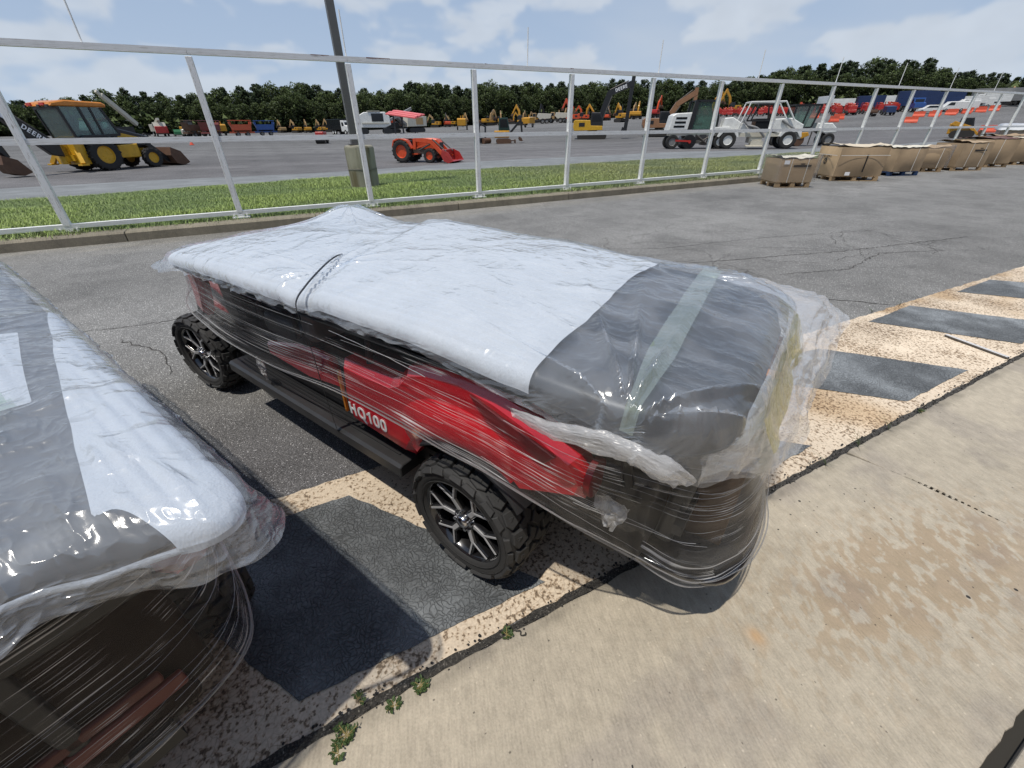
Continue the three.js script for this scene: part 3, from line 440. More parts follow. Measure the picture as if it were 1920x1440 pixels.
// backhoe loader by the left post
{
  const t = thing('backhoe_loader', 'yellow and black backhoe loader with orange roofed cab beside the left fence post', 'backhoe loader', [-6.9, 0, -30.3], 43 * Math.PI / 180);
  for (const s of [1, -1]) { wheel(t, 0.68, 0.44, 0, 0.68, s * 0.88, K.deere, 16); wheel(t, 0.45, 0.32, 2.2, 0.45, s * 0.88, K.deere, 14); }
  part('chassis', [box(3.2, 0.5, 0.8, 1.2, 0.75, 0), box(0.4, 1.05, 1.7, -0.85, 0.85, 0)], K.deere, t);
  part('side_panel', [prof([[0.75, 0.5], [0.8, 1.05], [1.75, 1.1], [1.75, 0.5]], 1.7, 0, 0.03)], K.deere, t);
  part('hood', [prof([[0.95, 1.1], [0.95, 1.75], [1.4, 1.78], [2.7, 1.42], [2.75, 0.9], [1.8, 0.9]], 0.95, 0, 0.06)], K.black, t);
  part('hood_stripe', [prof([[1.2, 1.35], [1.2, 1.62], [2.6, 1.28], [2.6, 1.15]], 0.97, 0, 0.004)], K.deere, t);
  part('fender', [prof([[-0.8, 1.2], [-0.55, 1.5], [0.4, 1.52], [0.85, 1.25], [0.85, 1.15], [0.35, 1.4], [-0.5, 1.4]], 2.0, 0, 0.02)], K.black, t);
  const F = [[-0.75, 1.35], [-0.95, 2.6], [0.75, 2.6], [1.15, 1.5]];
  const cab = part('cab_frame', [...[-0.8, 0.8].flatMap((z) => [beam([-0.75, 1.35, z], [-0.95, 2.6, z], 0.08, 0.09), beam([0.0, 1.4, z], [-0.15, 2.6, z], 0.08, 0.1), beam([0.42, 1.4, z], [0.3, 2.6, z], 0.07, 0.08), beam([1.15, 1.5, z], [0.75, 2.6, z], 0.08, 0.09), beam([-0.75, 1.4, z], [1.15, 1.5, z], 0.08, 0.1)]), box(0.08, 0.1, 1.6, -0.95, 2.55, 0), box(0.08, 0.1, 1.6, 0.75, 2.55, 0)], K.black, t);
  part('window', [prof(F, 0.012, 0.8, 0), prof(F, 0.012, -0.8, 0), box(0.012, 1.2, 1.5, -0.85, 1.98, 0, 0, 0, 0.16), box(0.012, 1.2, 1.5, 0.95, 2.02, 0, 0, 0, 0.33)], mat([0.55, 0.68, 0.66], 0.06, { transmission: 0.85, thickness: 0 }), cab);
  part('seat', [rbox(0.5, 0.14, 0.5, 0.04, 0.05, 1.62, 0), rbox(0.14, 0.6, 0.5, 0.04, -0.2, 1.95, 0)], K.dark, t);
  const roof = part('roof', [prof([[-1.25, 2.62], [-1.15, 2.76], [-0.6, 2.86], [0.9, 2.82], [1.05, 2.72], [1.0, 2.62]], 1.75, 0, 0.05)], paint([0.62, 0.22, 0.03]), t);
  part('tail_light', [box(0.06, 0.1, 0.3, -1.26, 2.69, 0.45), box(0.06, 0.1, 0.3, -1.26, 2.69, -0.45)], K.lamp, roof);
  part('work_light', [box(0.08, 0.1, 0.16, -1.27, 2.62, 0.2), box(0.08, 0.1, 0.16, -1.27, 2.62, 0.75), box(0.08, 0.1, 0.16, -1.27, 2.62, -0.75)], K.black, roof);
  part('loader_arm', [-0.62, 0.62].flatMap((z) => [beam([1.1, 1.25, z], [2.35, 1.1, z], 0.13, 0.2), beam([2.3, 1.12, z], [3.25, 0.25, z], 0.13, 0.22)]), K.black, t);
  part('loader_bucket', bucketGeo(2.1, 0.85, 3.65, 0.42, 0, false), K.rustb, t);
  part('stabilizer', [-1, 1].flatMap((s) => [beam([-0.95, 0.9, s * 0.7], [-1.15, 0.35, s * 1.1], 0.16, 0.16), box(0.3, 0.06, 0.3, -1.15, 0.32, s * 1.1)]), K.deere, t);
  part('swing_frame', [box(0.35, 0.7, 0.5, -1.15, 0.8, 0.15), cyl(0.16, 0.9, -1.3, 0.8, 0.2), box(0.2, 0.25, 1.3, -1.05, 0.6, 0)], K.deere, t);
  const bm = part('boom', [prof([[-1.15, 0.62], [-1.05, 0.98], [-2.35, 2.15], [-3.15, 2.88], [-3.35, 2.75], [-2.6, 1.75], [-1.75, 0.75]], 0.3, 0.25, 0.03)], K.black, t);
  { const a = Math.atan2(-1.35, 1.35); const g = letters('DEERE', 0.2, 0.01); g.rotateZ(a); g.translate(-2.05, 1.6, 0.415); part('lettering', [g], K.white2, bm); part('badge', [box(0.26, 0.2, 0.012, -2.75, 2.22, 0.408, 0, 0, a)], K.white2, bm); }
  part('boom_cylinder', [rod([-1.2, 1.05, 0.25], [-2.9, 2.75, 0.25], 0.06)], K.steel, t);
  part('stick', [prof([[-3.05, 2.95], [-3.45, 2.9], [-3.75, 1.2], [-3.45, 0.7], [-3.3, 0.75], [-3.4, 1.3]], 0.26, 0.4, 0.03)], K.black, t);
  part('hoe_bucket', bucketGeo(0.7, 0.75, -3.35, 0.42, 0.45), K.rustb, t);
}
// orange compact tractor with loader and sun canopy
{
  const t = thing('compact_tractor', 'orange compact tractor with front loader bucket and pink sun canopy', 'tractor', [7.76, 0, -26.36], -45 * Math.PI / 180);
  for (const s of [1, -1]) { wheel(t, 0.55, 0.42, 0, 0.55, s * 0.58, K.orange, 18, 0.58); wheel(t, 0.35, 0.26, 1.62, 0.35, s * 0.55, K.orange, 16, 0.55); }
  part('chassis', [box(1.9, 0.28, 0.4, 0.9, 0.55, 0), box(0.5, 0.3, 1.0, 0, 0.55, 0), box(0.1, 0.16, 1.0, 1.62, 0.38, 0)], K.steel, t);
  part('hood', [prof([[0.75, 0.75], [0.75, 1.22], [1.2, 1.24], [1.95, 1.12], [2.1, 0.95], [2.1, 0.62], [1.2, 0.62]], 0.55, 0, 0.05)], K.orange, t);
  part('grille', [box(0.02, 0.3, 0.44, 2.11, 0.82, 0)], K.black, t);
  part('fender', [-1, 1].map((s) => prof([[-0.62, 0.75], [-0.5, 1.08], [-0.1, 1.2], [0.35, 1.1], [0.6, 0.7], [0.54, 0.66], [0.3, 1.02], [-0.1, 1.12], [-0.44, 1.02], [-0.56, 0.72]], 0.3, s * 0.5, 0.01)), K.orange, t);
  part('foot_step', [box(0.5, 0.05, 1.05, 0.62, 0.42, 0), box(0.05, 0.2, 0.9, 0.4, 0.5, 0)], K.orange, t);
  part('seat', [rbox(0.42, 0.12, 0.45, 0.04, 0.05, 1.0, 0), rbox(0.1, 0.4, 0.45, 0.04, -0.2, 1.22, 0)], K.black, t);
  part('steering_wheel', [new THREE.TorusGeometry(0.18, 0.018, 8, 18).rotateY(Math.PI / 2).rotateZ(-0.6).translate(0.6, 1.32, 0), rod([0.75, 1.15, 0], [0.6, 1.32, 0], 0.025)], K.black, t);
  part('roll_bar', [-1, 1].flatMap((s) => [beam([-0.35, 0.8, s * 0.45], [-0.38, 2.25, s * 0.45], 0.06, 0.07)]).concat([beam([-0.38, 2.22, -0.45], [-0.38, 2.22, 0.45], 0.07, 0.06)]), K.black, t);
  const cg = []; for (let i = 0; i < 5; i++) cg.push(rbox(1.7, 0.06, 0.23, 0.02, 0.12, 2.36 + (i % 2) * 0.03 - 0.035 * i, -0.48 + 0.24 * i, 0.15, 0, -0.13));
  part('canopy', [...cg, box(1.72, 0.035, 1.25, 0.12, 2.27, 0, 0.15, 0, -0.13)], K.pink, t);
  part('loader_arm', [-0.48, 0.48].flatMap((z) => [beam([0.7, 0.65, z], [0.75, 1.15, z], 0.1, 0.16), prof([[0.68, 1.02], [0.75, 1.26], [1.75, 1.12], [2.55, 0.34], [2.4, 0.22], [1.65, 0.92]], 0.09, z, 0.01), beam([0.85, 0.72, z], [1.75, 0.98, z], 0.07, 0.07)]), K.orange, t);
  part('loader_cylinder', [-0.48, 0.48].flatMap((z) => [rod([0.95, 0.6, z], [1.7, 0.92, z], 0.04), rod([1.8, 1.12, z], [2.55, 0.55, z], 0.035)]), K.steel, t);
  part('loader_bucket', bucketGeo(1.5, 0.62, 2.75, 0.31, 0, false), paint([0.40, 0.035, 0.03]), t);
}
// the two excavators in the middle distance
excavator('excavator', 'yellow excavator with black lettered boom raised high behind the fence', [38.2, 0.25, -48.6], -39 * Math.PI / 180, { body: K.deere, boom: K.black, text: 'DEERE', cabz: 0.75, mid: [1.75, 4.8], joints: [[0.6, 1.55], [4.3, 5.7], [4.0, 1.0]], bucket: K.black });
excavator('excavator', 'brown excavator with tan boom behind the yellow lettered one', [47.5, 0.5, -46.5], -40 * Math.PI / 180, { body: K.brown, boom: K.brown, cabz: 0.7, s: 0.95, joints: [[0.6, 1.5], [4.0, 4.9], [4.1, 1.3]] });
// three road sweepers side by side
{
  const t = thing('road_sweeper', 'white broom sweeper with three louvres and dark cab at the left of the sweepers', 'road sweeper', [31.7, 0, -27.6], -33 * Math.PI / 180);
  for (const s of [1, -1]) { wheel(t, 0.5, 0.25, -1.45, 0.5, s * 0.55, K.grey); wheel(t, 0.5, 0.3, 2.2, 0.5, s * 0.8, K.white); }
  const h = part('engine_hood', [prof([[-1.95, 1.3], [-1.75, 2.3], [-1.5, 2.45], [-0.25, 2.5], [-0.35, 1.3]], 1.5, 0, 0.06)], K.white, t);
  part('louvre', [0, 1, 2].map((i) => rbox(0.85, 0.15, 0.03, 0.012, -1.05 - 0.05 * i, 2.12 - 0.28 * i, 0.752)), K.dark, h);
  part('chassis', [box(4, 0.16, 1.2, 0.3, 1.0, 0), box(1.9, 0.12, 1.45, -1.0, 1.22, 0)], K.cream, t);
  part('broom', [cyl(0.5, 1.9, -0.2, 0.5, 0, 'z', 24), ...Array.from({ length: 16 }, (_, i) => { const a = i / 16 * 6.283; return beam([-0.2 + Math.cos(a) * 0.12, 0.5 + Math.sin(a) * 0.12, 0.97], [-0.2 + Math.cos(a) * 0.5, 0.5 + Math.sin(a) * 0.5, 0.97], 0.03, 0.05); })], K.black, t);
  part('broom_guard', [beam([-1.3, 0.6, 0.9], [-0.1, 0.55, 1.0], 0.08, 0.12), cyl(0.1, 0.12, -0.2, 0.5, 1.02, 'z')], K.red, t);
  part('linkage', [box(0.5, 0.6, 1.3, 0.9, 0.7, 0), rod([0.3, 1.0, 0.7], [1.2, 0.4, 0.8], 0.06), rod([0.6, 0.4, 0.7], [1.4, 0.9, 0.8], 0.06), box(0.3, 0.25, 0.2, 0.5, 0.5, 0.8), box(0.6, 0.2, 1.5, 1.4, 0.35, 0)], K.steel, t);
  const F = [[-0.3, 1.3], [-0.05, 3.25], [1.35, 3.2], [1.75, 2.2], [1.75, 1.3]];
  const cab = part('cab_frame', [-0.75, 0.75].flatMap((z) => F.map((p, i) => { const q = F[(i + 1) % 5]; return beam([p[0], p[1], z], [q[0], q[1], z], 0.1, i === 0 ? 0.34 : 0.12); })).concat([box(1.5, 0.08, 1.5, 0.65, 3.27, 0)]), K.black, t);
  part('window', [prof(F, 0.012, 0.7, 0), prof(F, 0.012, -0.7, 0)], mat([0.5, 0.66, 0.6], 0.08, { transmission: 0.9, thickness: 0 }), cab);
  part('seat', [rbox(0.5, 0.16, 0.5, 0.04, 0.55, 1.7, 0), rbox(0.14, 0.6, 0.5, 0.04, 0.3, 2.0, 0)], K.green, t);
  part('fender', [prof([[1.55, 0.75], [1.7, 1.2], [2.6, 1.25], [2.85, 0.85], [2.8, 1.5], [1.6, 1.5]], 1.9, 0, 0.03)], K.white, t);
}
{
  const t = thing('road_sweeper', 'white open sweeper with roll bar frame between the other two sweepers', 'road sweeper', [34.0, 0, -25.9], -42 * Math.PI / 180);
  for (const s of [1, -1]) { wheel(t, 0.6, 0.34, 0, 0.6, s * 0.85, K.white); wheel(t, 0.6, 0.34, 4.3, 0.6, s * 0.85, K.white); }
  part('chassis', [box(5.2, 0.25, 1.3, 2.1, 0.95, 0), box(0.9, 0.7, 1.2, 2.1, 0.75, 0)], K.cream, t);
  part('fender', [-0.1, 4.35].flatMap((x) => [prof([[x - 0.75, 0.85], [x - 0.6, 1.25], [x + 0.7, 1.25], [x + 0.85, 0.8], [x + 0.7, 0.8], [x + 0.45, 1.12], [x - 0.35, 1.12], [x - 0.6, 0.8]], 2.0, 0, 0.02)]), K.white, t);
  part('front_hood', [prof([[-0.6, 1.25], [-0.5, 2.1], [0.1, 2.15], [1.3, 1.5], [1.4, 1.0]], 1.3, 0, 0.05)], K.white, t);
  part('rear_hood', [prof([[3.1, 1.2], [3.1, 2.0], [4.3, 2.05], [5.2, 1.6], [5.25, 0.7], [4.9, 0.6]], 1.4, 0, 0.05)], K.white, t);
  part('seat_pod', [box(1.0, 0.75, 1.3, 2.3, 1.65, 0), box(0.12, 0.9, 1.2, 2.9, 1.9, 0)], K.dark, t);
  const F = [[1.4, 1.9], [1.75, 2.95], [2.75, 2.95], [2.95, 1.9]];
  part('cab_frame', [-0.65, 0.65].flatMap((z) => F.map((p, i) => { const q = F[(i + 1) % 4]; return beam([p[0], p[1], z], [q[0], q[1], z], 0.08, 0.1); })).concat([box(1.1, 0.06, 1.3, 2.25, 2.97, 0)]), K.black, t);
  part('roll_bar', [-0.85, 0.85].flatMap((z) => [rod([0.6, 1.4, z], [1.1, 3.1, z], 0.05), rod([1.1, 3.1, z], [3.5, 3.1, z], 0.05), rod([3.5, 3.1, z], [4.4, 1.9, z], 0.05)]).concat([rod([1.1, 3.1, -0.85], [1.1, 3.1, 0.85], 0.05), rod([3.5, 3.1, -0.85], [3.5, 3.1, 0.85], 0.05)]), K.white, t);
  part('hose', [pipe([[1.2, 1.6, 0.8], [1.9, 1.4, 1.0], [2.3, 1.1, 0.95], [2.6, 0.8, 0.9]], 0.09), rod([0.9, 1.9, 0.7], [1.7, 1.2, 0.9], 0.07), rod([3.6, 1.9, 0.75], [4.6, 1.3, 0.9], 0.08)], K.grey, t);
  part('gutter_tray', [box(1.2, 0.06, 0.7, 2.0, 0.2, 0.9, 0.1, 0, 0), box(0.9, 0.3, 0.6, 2.2, 0.38, 0.6)], K.cream, t);
}
{
  const t = thing('road_sweeper', 'black cabbed sweeper with white tail hood and yellow broom arm', 'road sweeper', [41.6, 0, -25.9], -38 * Math.PI / 180);
  for (const s of [1, -1]) { wheel(t, 0.48, 0.26, 3.4, 0.48, s * 0.7, K.grey); wheel(t, 0.48, 0.26, -0.4, 0.48, s * 0.8, K.grey); }
  part('chassis', [beam([-0.6, 1.1, 0.4], [2.6, 1.25, 0.4], 0.2, 0.2), beam([2.4, 1.2, 0], [3.4, 0.55, 0], 0.3, 0.2), box(1.2, 0.3, 1.2, 0, 1.2, 0)], K.steel, t);
  part('tail_hood', [prof([[2.2, 1.3], [2.25, 1.72], [3.4, 1.7], [3.95, 1.25], [3.9, 0.98], [3.0, 0.95]], 1.3, 0, 0.06)], K.white, t);
  const F = [[0.05, 1.35], [0.15, 2.95], [2.1, 3.0], [1.75, 1.4]];
  const cab = part('cab_frame', [-0.75, 0.75].flatMap((z) => [...F.map((p, i) => { const q = F[(i + 1) % 4]; return beam([p[0], p[1], z], [q[0], q[1], z], 0.1, 0.12); }), beam([0.95, 1.4, z], [1.2, 2.95, z], 0.08, 0.1)]).concat([box(2.1, 0.1, 1.6, 1.1, 3.02, 0)]), K.black, t);
  part('window', [prof(F, 0.012, 0.7, 0), prof(F, 0.012, -0.7, 0)], mat([0.6, 0.72, 0.66], 0.08, { transmission: 0.9, thickness: 0 }), cab);
  part('beacon', [cyl(0.09, 0.16, 0.7, 3.15, 0)], K.barrier, cab);
  part('control_sign', [box(1.2, 0.5, 0.05, 2.4, 3.35, 0.3, 0.2, 0, 0.08)], K.white2, t);
  part('console', [rbox(0.6, 0.35, 0.5, 0.1, -0.1, 1.7, 0.3), rbox(0.3, 0.6, 0.3, 0.1, 0.35, 1.65, 0.5)], K.dark, t);
  part('broom_arm', [prof([[0.6, 0.75], [0.9, 1.0], [1.6, 1.05], [1.75, 0.8], [1.2, 0.55]], 1.8, 0, 0.04)], K.yellow, t);
  part('broom', [cyl(0.42, 1.7, 1.05, 0.42, 0, 'z', 20)], K.rustb, t); part('jack_leg', [rod([2.0, 1.1, 0.6], [1.95, 0.1, 0.6], 0.05)], K.steel, t);
}
// compact track loader, right
{
  const t = thing('track_loader', 'yellow compact track loader behind the boxes at the right', 'track loader', [77, 0.05, -25.5], -72 * Math.PI / 180);
  for (const s of [1, -1]) track(t, 2.3, 0.75, 0.42, 0, s * 0.78);
  part('body', [prof([[-1.4, 0.4], [-1.45, 1.5], [-0.9, 1.6], [-0.2, 1.1], [1.0, 0.95], [1.1, 0.35]], 1.15, 0, 0.05)], K.yellow, t);
  const c = part('cab', [prof([[-0.75, 1.1], [-0.65, 2.1], [0.5, 2.1], [0.85, 0.95]], 1.0, 0, 0.04)], K.black, t); part('window', [prof([[-0.5, 1.4], [-0.45, 1.95], [0.35, 1.95], [0.55, 1.4]], 1.02, 0, 0.002)], K.dark, c);
  part('lift_arm', [-0.72, 0.72].map((z) => prof([[-1.3, 1.55], [-1.1, 1.75], [0.6, 1.2], [1.6, 0.35], [1.4, 0.25], [0.4, 1.0], [-1.2, 1.3]], 0.16, z, 0.02)), K.yellow, t);
  part('loader_bucket', bucketGeo(1.8, 0.8, 1.9, 0.4, 0, false), K.rustb, t);
}
// mini excavator with dark cab
{
  const t = thing('mini_excavator', 'small mini excavator with dark green cab and two muddy tracks', 'mini excavator', [25.6, 0.05, -48.6], -25 * Math.PI / 180);
  for (const s of [1, -1]) track(t, 1.7, 0.5, 0.34, 0, s * 0.75, K.rustb);
  part('body', [rbox(1.7, 0.7, 1.5, 0.12, -0.2, 0.95, 0)], K.yellow, t); part('blade', [box(0.08, 0.35, 1.6, 1.3, 0.25, 0), box(0.6, 0.1, 0.5, 1.0, 0.3, 0)], K.rustb, t);
  const c = part('cab', [prof([[-0.55, 1.3], [-0.5, 2.5], [0.45, 2.52], [0.7, 1.3]], 1.1, 0.1, 0.06)], paint([0.02, 0.045, 0.04], 0.2), t); part('window', [prof([[-0.4, 1.6], [-0.38, 2.35], [0.36, 2.35], [0.5, 1.6]], 1.12, 0.1, 0.002)], K.dark, c);
  part('boom', [beam([0.7, 1.0, -0.3], [2.0, 2.3, -0.3], 0.18, 0.22)], K.black, t); part('stick', [beam([2.0, 2.35, -0.3], [2.15, 0.8, -0.3], 0.16, 0.2)], K.black, t); part('bucket', bucketGeo(0.5, 0.45, 2.0, 0.45, -0.3), K.rustb, t);
  const a = thing('trencher_attachment', 'dark muddy digging attachment standing left of the mini excavator', 'attachment', [23.6, 0.05, -50.2], 0.4); part('frame', [box(1.4, 0.5, 0.9, 0, 0.35, 0), rod([-0.6, 0.4, 0], [-0.3, 2.0, 0], 0.1), rod([0.4, 0.4, 0.2], [0.7, 1.7, 0], 0.1), rod([-0.3, 2, 0], [0.7, 1.7, 0], 0.08)], K.black, a); part('roller', [cyl(0.3, 1.1, 0.1, 0.3, 0.6, 'x'), cyl(0.22, 0.3, 0.8, 0.25, 0.4, 'z')], K.rustb, a);
}
// white milling machine and screening plant behind the tractor
{
  const t = thing('milling_machine', 'white cold planer with dark grille left of the pink canopy', 'milling machine', [25.2, 0.75, -108], -10 * Math.PI / 180); t.scale.setScalar(1.28);
  for (const x of [-1.9, 1.9]) for (const s of [1, -1]) track(t, 1.5, 0.75, 0.4, x, s * 1.0, K.black);
  part('body', [prof([[-2.3, 0.9], [-2.4, 2.7], [-1.6, 3.1], [1.8, 3.15], [2.5, 2.5], [2.6, 1.3], [1.6, 0.9]], 2.2, 0, 0.08)], K.white, t); part('grille', [box(1.9, 1.15, 0.04, 0.5, 2.35, 1.12)], K.dark, t); part('deck', [box(4.4, 0.16, 2.5, 0.1, 1.55, 0), box(2.0, 0.1, 2.4, 0, 3.25, 0)], K.cream, t);
  part('conveyor', [beam([2.4, 1.9, 0], [6.4, 3.6, 0], 0.9, 0.35)], K.grey, t); part('belt_cover', [beam([2.6, 2.2, 0], [6.4, 3.85, 0], 0.8, 0.06)], K.white, t);
  const u = thing('screening_plant', 'white engine housing with grille right behind the pink canopy', 'screening plant', [36.4, 0.9, -115], 0.15); u.scale.setScalar(1.15);
  part('body', [prof([[-2.2, 1.0], [-2.0, 2.9], [2.3, 2.8], [2.2, 1.1]], 2.2, 0, 0.06)], K.cream, u); part('grille', [box(1.6, 1.2, 0.04, 0.6, 2.0, 1.12)], K.tan, u); for (const s of [1, -1]) track(u, 3.6, 0.8, 0.45, 0, s * 0.85, K.black); part('hopper', [beam([-2.2, 1.4, 0], [-4.8, 3.4, 0], 1.6, 0.4)], K.grey, u);
  const v = thing('tracked_crusher', 'orange and black tracked machine between the planer and the screening plant', 'crusher', [31.6, 0.82, -118], 0.1); for (const s of [1, -1]) track(v, 3.4, 0.8, 0.45, 0, s * 0.85, K.black); part('body', [prof([[-1.8, 0.9], [-1.7, 1.9], [1.2, 2.3], [1.9, 1.0]], 1.9, 0, 0.05)], K.black, v); part('hood', [rbox(1.5, 0.9, 1.5, 0.1, -0.1, 2.4, 0)], K.orange, v);
}
// far rows -----------------------------------------------------------------
function place(x, z, dy = 0) { return [x, yard(x, z) + dy, z]; }
const far = 'excavators parked in the far rows';
[['orange', K.tan, 10.4, -172.7, 0.72, 1.9], ['yellow', K.yellow, 14.3, -167.9, 0.72, 2.2], ['yellow', K.yellow, 17.2, -164, 0.72, 1.7], ['yellow', K.yellow, 21.6, -168, 0.72, 2.0], ['yellow', K.yellow, 25, -172, 0.75, 2.3]].forEach(([c, m, x, z, s, a], i) => excavator('excavator', `small ${c === 'orange' ? 'tan' : c} excavator in the far row, ${['first', 'second', 'third', 'fourth', 'fifth'][i]} right of the blue hopper`, place(x, z), a, { body: m, boom: K.tan, s, group: far, joints: [[0.6, 1.5], [2.2, 4.6], [3.4, 2.4]] }));
[[75, -205, 2.6], [80, -208, 2.5], [86, -207, 2.6], [97, -204, 0.5], [101, -203, 0.6], [107, -200, 0.5], [112, -199, 0.4]].forEach(([x, z, a], i) => excavator('excavator', `yellow excavator with folded black boom in the far row, ${['leftmost', 'second', 'third', 'fourth', 'fifth', 'sixth', 'rightmost'][i]} of its seven`, place(x, z), a + 1, { body: K.yellow, boom: K.black, s: 1.1, group: far, joints: [[0.7, 1.5], [2.6, 6.4], [3.5, 2.2]], bucket: K.black }));
excavator('excavator', 'all yellow excavator with raised boom in front of the far excavator row', place(84.2, -146.3), 2.4, { body: K.yellow, s: 1.05, group: far, joints: [[0.6, 1.5], [1.8, 5.4], [3.2, 3.0]] });
excavator('excavator', 'orange excavator with upright orange arm beside the dump trucks', place(101, -141), 2.7, { body: K.orange, boom: K.orange, s: 1.2, group: far, joints: [[0.6, 1.5], [1.6, 5.6], [2.6, 3.4]] });
excavator('excavator', 'orange and yellow excavator left of the large black boom', place(121, -166), 2.6, { body: K.orange, s: 1.2, group: far, joints: [[0.6, 1.5], [1.8, 5.0], [3.0, 3.2]] });
excavator('excavator', 'smaller orange excavator just left of the yellow lettered excavator', place(113, -150), 2.4, { body: K.orange, boom: K.orange, s: 1.0, group: far, joints: [[0.6, 1.5], [1.8, 4.8], [3.0, 3.0]] });
excavator('excavator', 'yellow excavator seen between the black boom and its stick', place(102, -116), 1.4, { body: K.yellow, s: 1.1, group: far, joints: [[0.6, 1.5], [2.4, 4.2], [3.6, 2.0]] });
excavator('excavator', 'yellow excavator just right of the black stick', place(127, -136), 0.7, { body: K.yellow, s: 1.15, group: far, joints: [[0.6, 1.5], [2.4, 4.4], [3.6, 2.0]] });
excavator('excavator', 'red excavator with arched boom left of the tan boom', place(140, -140), 0.4, { body: K.red, boom: K.orange, s: 1.25, group: far, joints: [[0.6, 1.5], [2.8, 5.4], [3.8, 3.0]] });
excavator('excavator', 'yellow excavator with arched boom above the first sweeper', place(170, -140), -0.4, { body: K.yellow, s: 1.35, group: far, joints: [[0.6, 1.5], [2.8, 5.6], [4.2, 3.0]] });
excavator('excavator', 'second yellow excavator with arched boom above the sweeper hood', place(178, -136), 2.8, { body: K.yellow, s: 1.35, group: far, joints: [[0.6, 1.5], [2.8, 5.8], [4.2, 3.0]] });
{ // the dense middle of the far rows
  const r = rngOf(88), p1 = excavator('excavator', 'small machine standing in the dense middle of the far rows', place(46, -182), 0.4, { body: K.yellow, boom: K.tan, s: 0.85, group: 'machines in the dense middle of the far rows', joints: [[0.6, 1.5], [2.2, 4.4], [3.4, 2.2]] }), p2 = excavator('excavator', 'small machine standing in the dense middle of the far rows', place(50, -185), 2.2, { body: K.orange, boom: K.black, s: 0.9, group: 'machines in the dense middle of the far rows', joints: [[0.6, 1.5], [2.4, 5.0], [3.2, 2.0]], bucket: K.black }), p3 = excavator('excavator', 'small machine standing in the dense middle of the far rows', place(55, -188), 1.2, { body: K.rustb, boom: K.yellow, s: 0.9, group: 'machines in the dense middle of the far rows', joints: [[0.6, 1.5], [1.6, 4.6], [3.4, 2.6]] });
  for (let i = 0; i < 26; i++) { const a = (12 + 31 * i / 26 + r()) * Math.PI / 180, D = 182 + 22 * r(), x = D * Math.sin(a), z = -D * Math.cos(a), c = [p1, p2, p3, p1][Math.floor(r() * 4)].clone(); c.name = numbered('excavator'); c.position.set(...place(x, z)); c.rotation.y = r() * 6.28; c.scale.setScalar(0.8 + 0.35 * r()); scene.add(c); }
}
function dump(x, z, a, label) { const t = thing('dump_truck', label, 'dump truck', place(x, z), a); for (const q of [-2.6, -1.1, 2.4]) for (const s of [1, -1]) wheel(t, 0.8, 0.55, q, 0.8, s * 1.15, K.grey); part('bed', [prof([[-3.9, 1.6], [-4.3, 3.0], [0.6, 3.2], [1.0, 2.2], [0, 1.3]], 2.7, 0, 0.06)], K.cream, t); part('chassis', [box(7, 0.5, 1.2, -0.4, 1.1, 0)], K.steel, t); part('hood', [rbox(1.6, 1.1, 2.2, 0.1, 3.3, 1.6, 0)], K.cream, t); const c = part('cab', [prof([[1.2, 1.2], [1.2, 3.3], [2.5, 3.3], [2.8, 2.1], [2.8, 1.2]], 1.8, 0, 0.06)], K.tan, t); part('window', [prof([[1.4, 2.2], [1.4, 3.1], [2.4, 3.1], [2.65, 2.2]], 1.84, 0, 0.002)], K.dark, c); }
dump(95, -152, 2.6, 'tan articulated dump truck, left one of two near the orange excavator'); dump(101, -149, 2.4, 'tan articulated dump truck, right one of two near the orange excavator');
function compressor(x, z, a, s, label, m = K.yellow) { const t = thing('towable_compressor', label, 'compressor', place(x, z), a); part('body', [prof([[-1.3, 0.7], [-1.35, 1.6], [-1.0, 1.8], [1.1, 1.8], [1.4, 1.4], [1.35, 0.7]], 1.5, 0, 0.06)], m, t); for (const q of [1, -1]) wheel(t, 0.35, 0.22, 0, 0.35, q * 0.85, K.grey); part('drawbar', [beam([1.3, 0.6, 0], [2.6, 0.5, 0], 0.1, 0.1)], K.steel, t); part('exhaust', [cyl(0.06, 0.5, -0.7, 2.0, 0.2), cyl(0.05, 0.4, 0.2, 2.0, -0.2)], m, t); t.scale.setScalar(s); }
compressor(50, -118, 1.1, 1.45, 'yellow two wheeled towable compressor standing alone in the far yard'); compressor(68.2, -114.5, 0.6, 1.3, 'yellow wheeled trencher right in front of the all yellow excavator'); compressor(-10.6, -122, 0.3, 0.8, 'pale yellow small compressor left of the brown machines', K.cream); compressor(-5.3, -136, 2.0, 1.3, 'dark yellow loader body half behind the leaning fence post');
function hopper(x, z, a, m, label) { const t = thing('screen_trailer', label, 'hopper trailer', place(x, z), a); part('frame', [box(4.6, 0.3, 1.8, 0, 0.75, 0), ...[-1.6, 1.6].flatMap((q) => [beam([q, 0.8, 0.8], [q * 1.15, 2.7, 1.0], 0.14, 0.14), beam([q, 0.8, -0.8], [q * 1.15, 2.7, -1.0], 0.14, 0.14)])], m, t); part('hopper', [prof([[-2.2, 2.6], [-1.6, 1.1], [1.6, 1.1], [2.2, 2.6], [2.05, 2.6], [1.5, 1.25], [-1.5, 1.25], [-2.05, 2.6]], 2.0, 0, 0.02), box(3.6, 1.0, 0.06, 0, 1.7, 1.0), box(3.6, 1.0, 0.06, 0, 1.7, -1.0)], m, t); for (const q of [-0.9, 0.9]) for (const s of [1, -1]) wheel(t, 0.42, 0.24, q, 0.42, s * 1.0, K.grey); part('rail', [...[-1, 1].map((s) => rod([-2.1, 2.9, s], [2.1, 2.9, s], 0.05)), ...[-2, -1, 0, 1, 2].map((q) => rod([q, 2.6, 1], [q, 2.9, 1], 0.04))], m, t); }
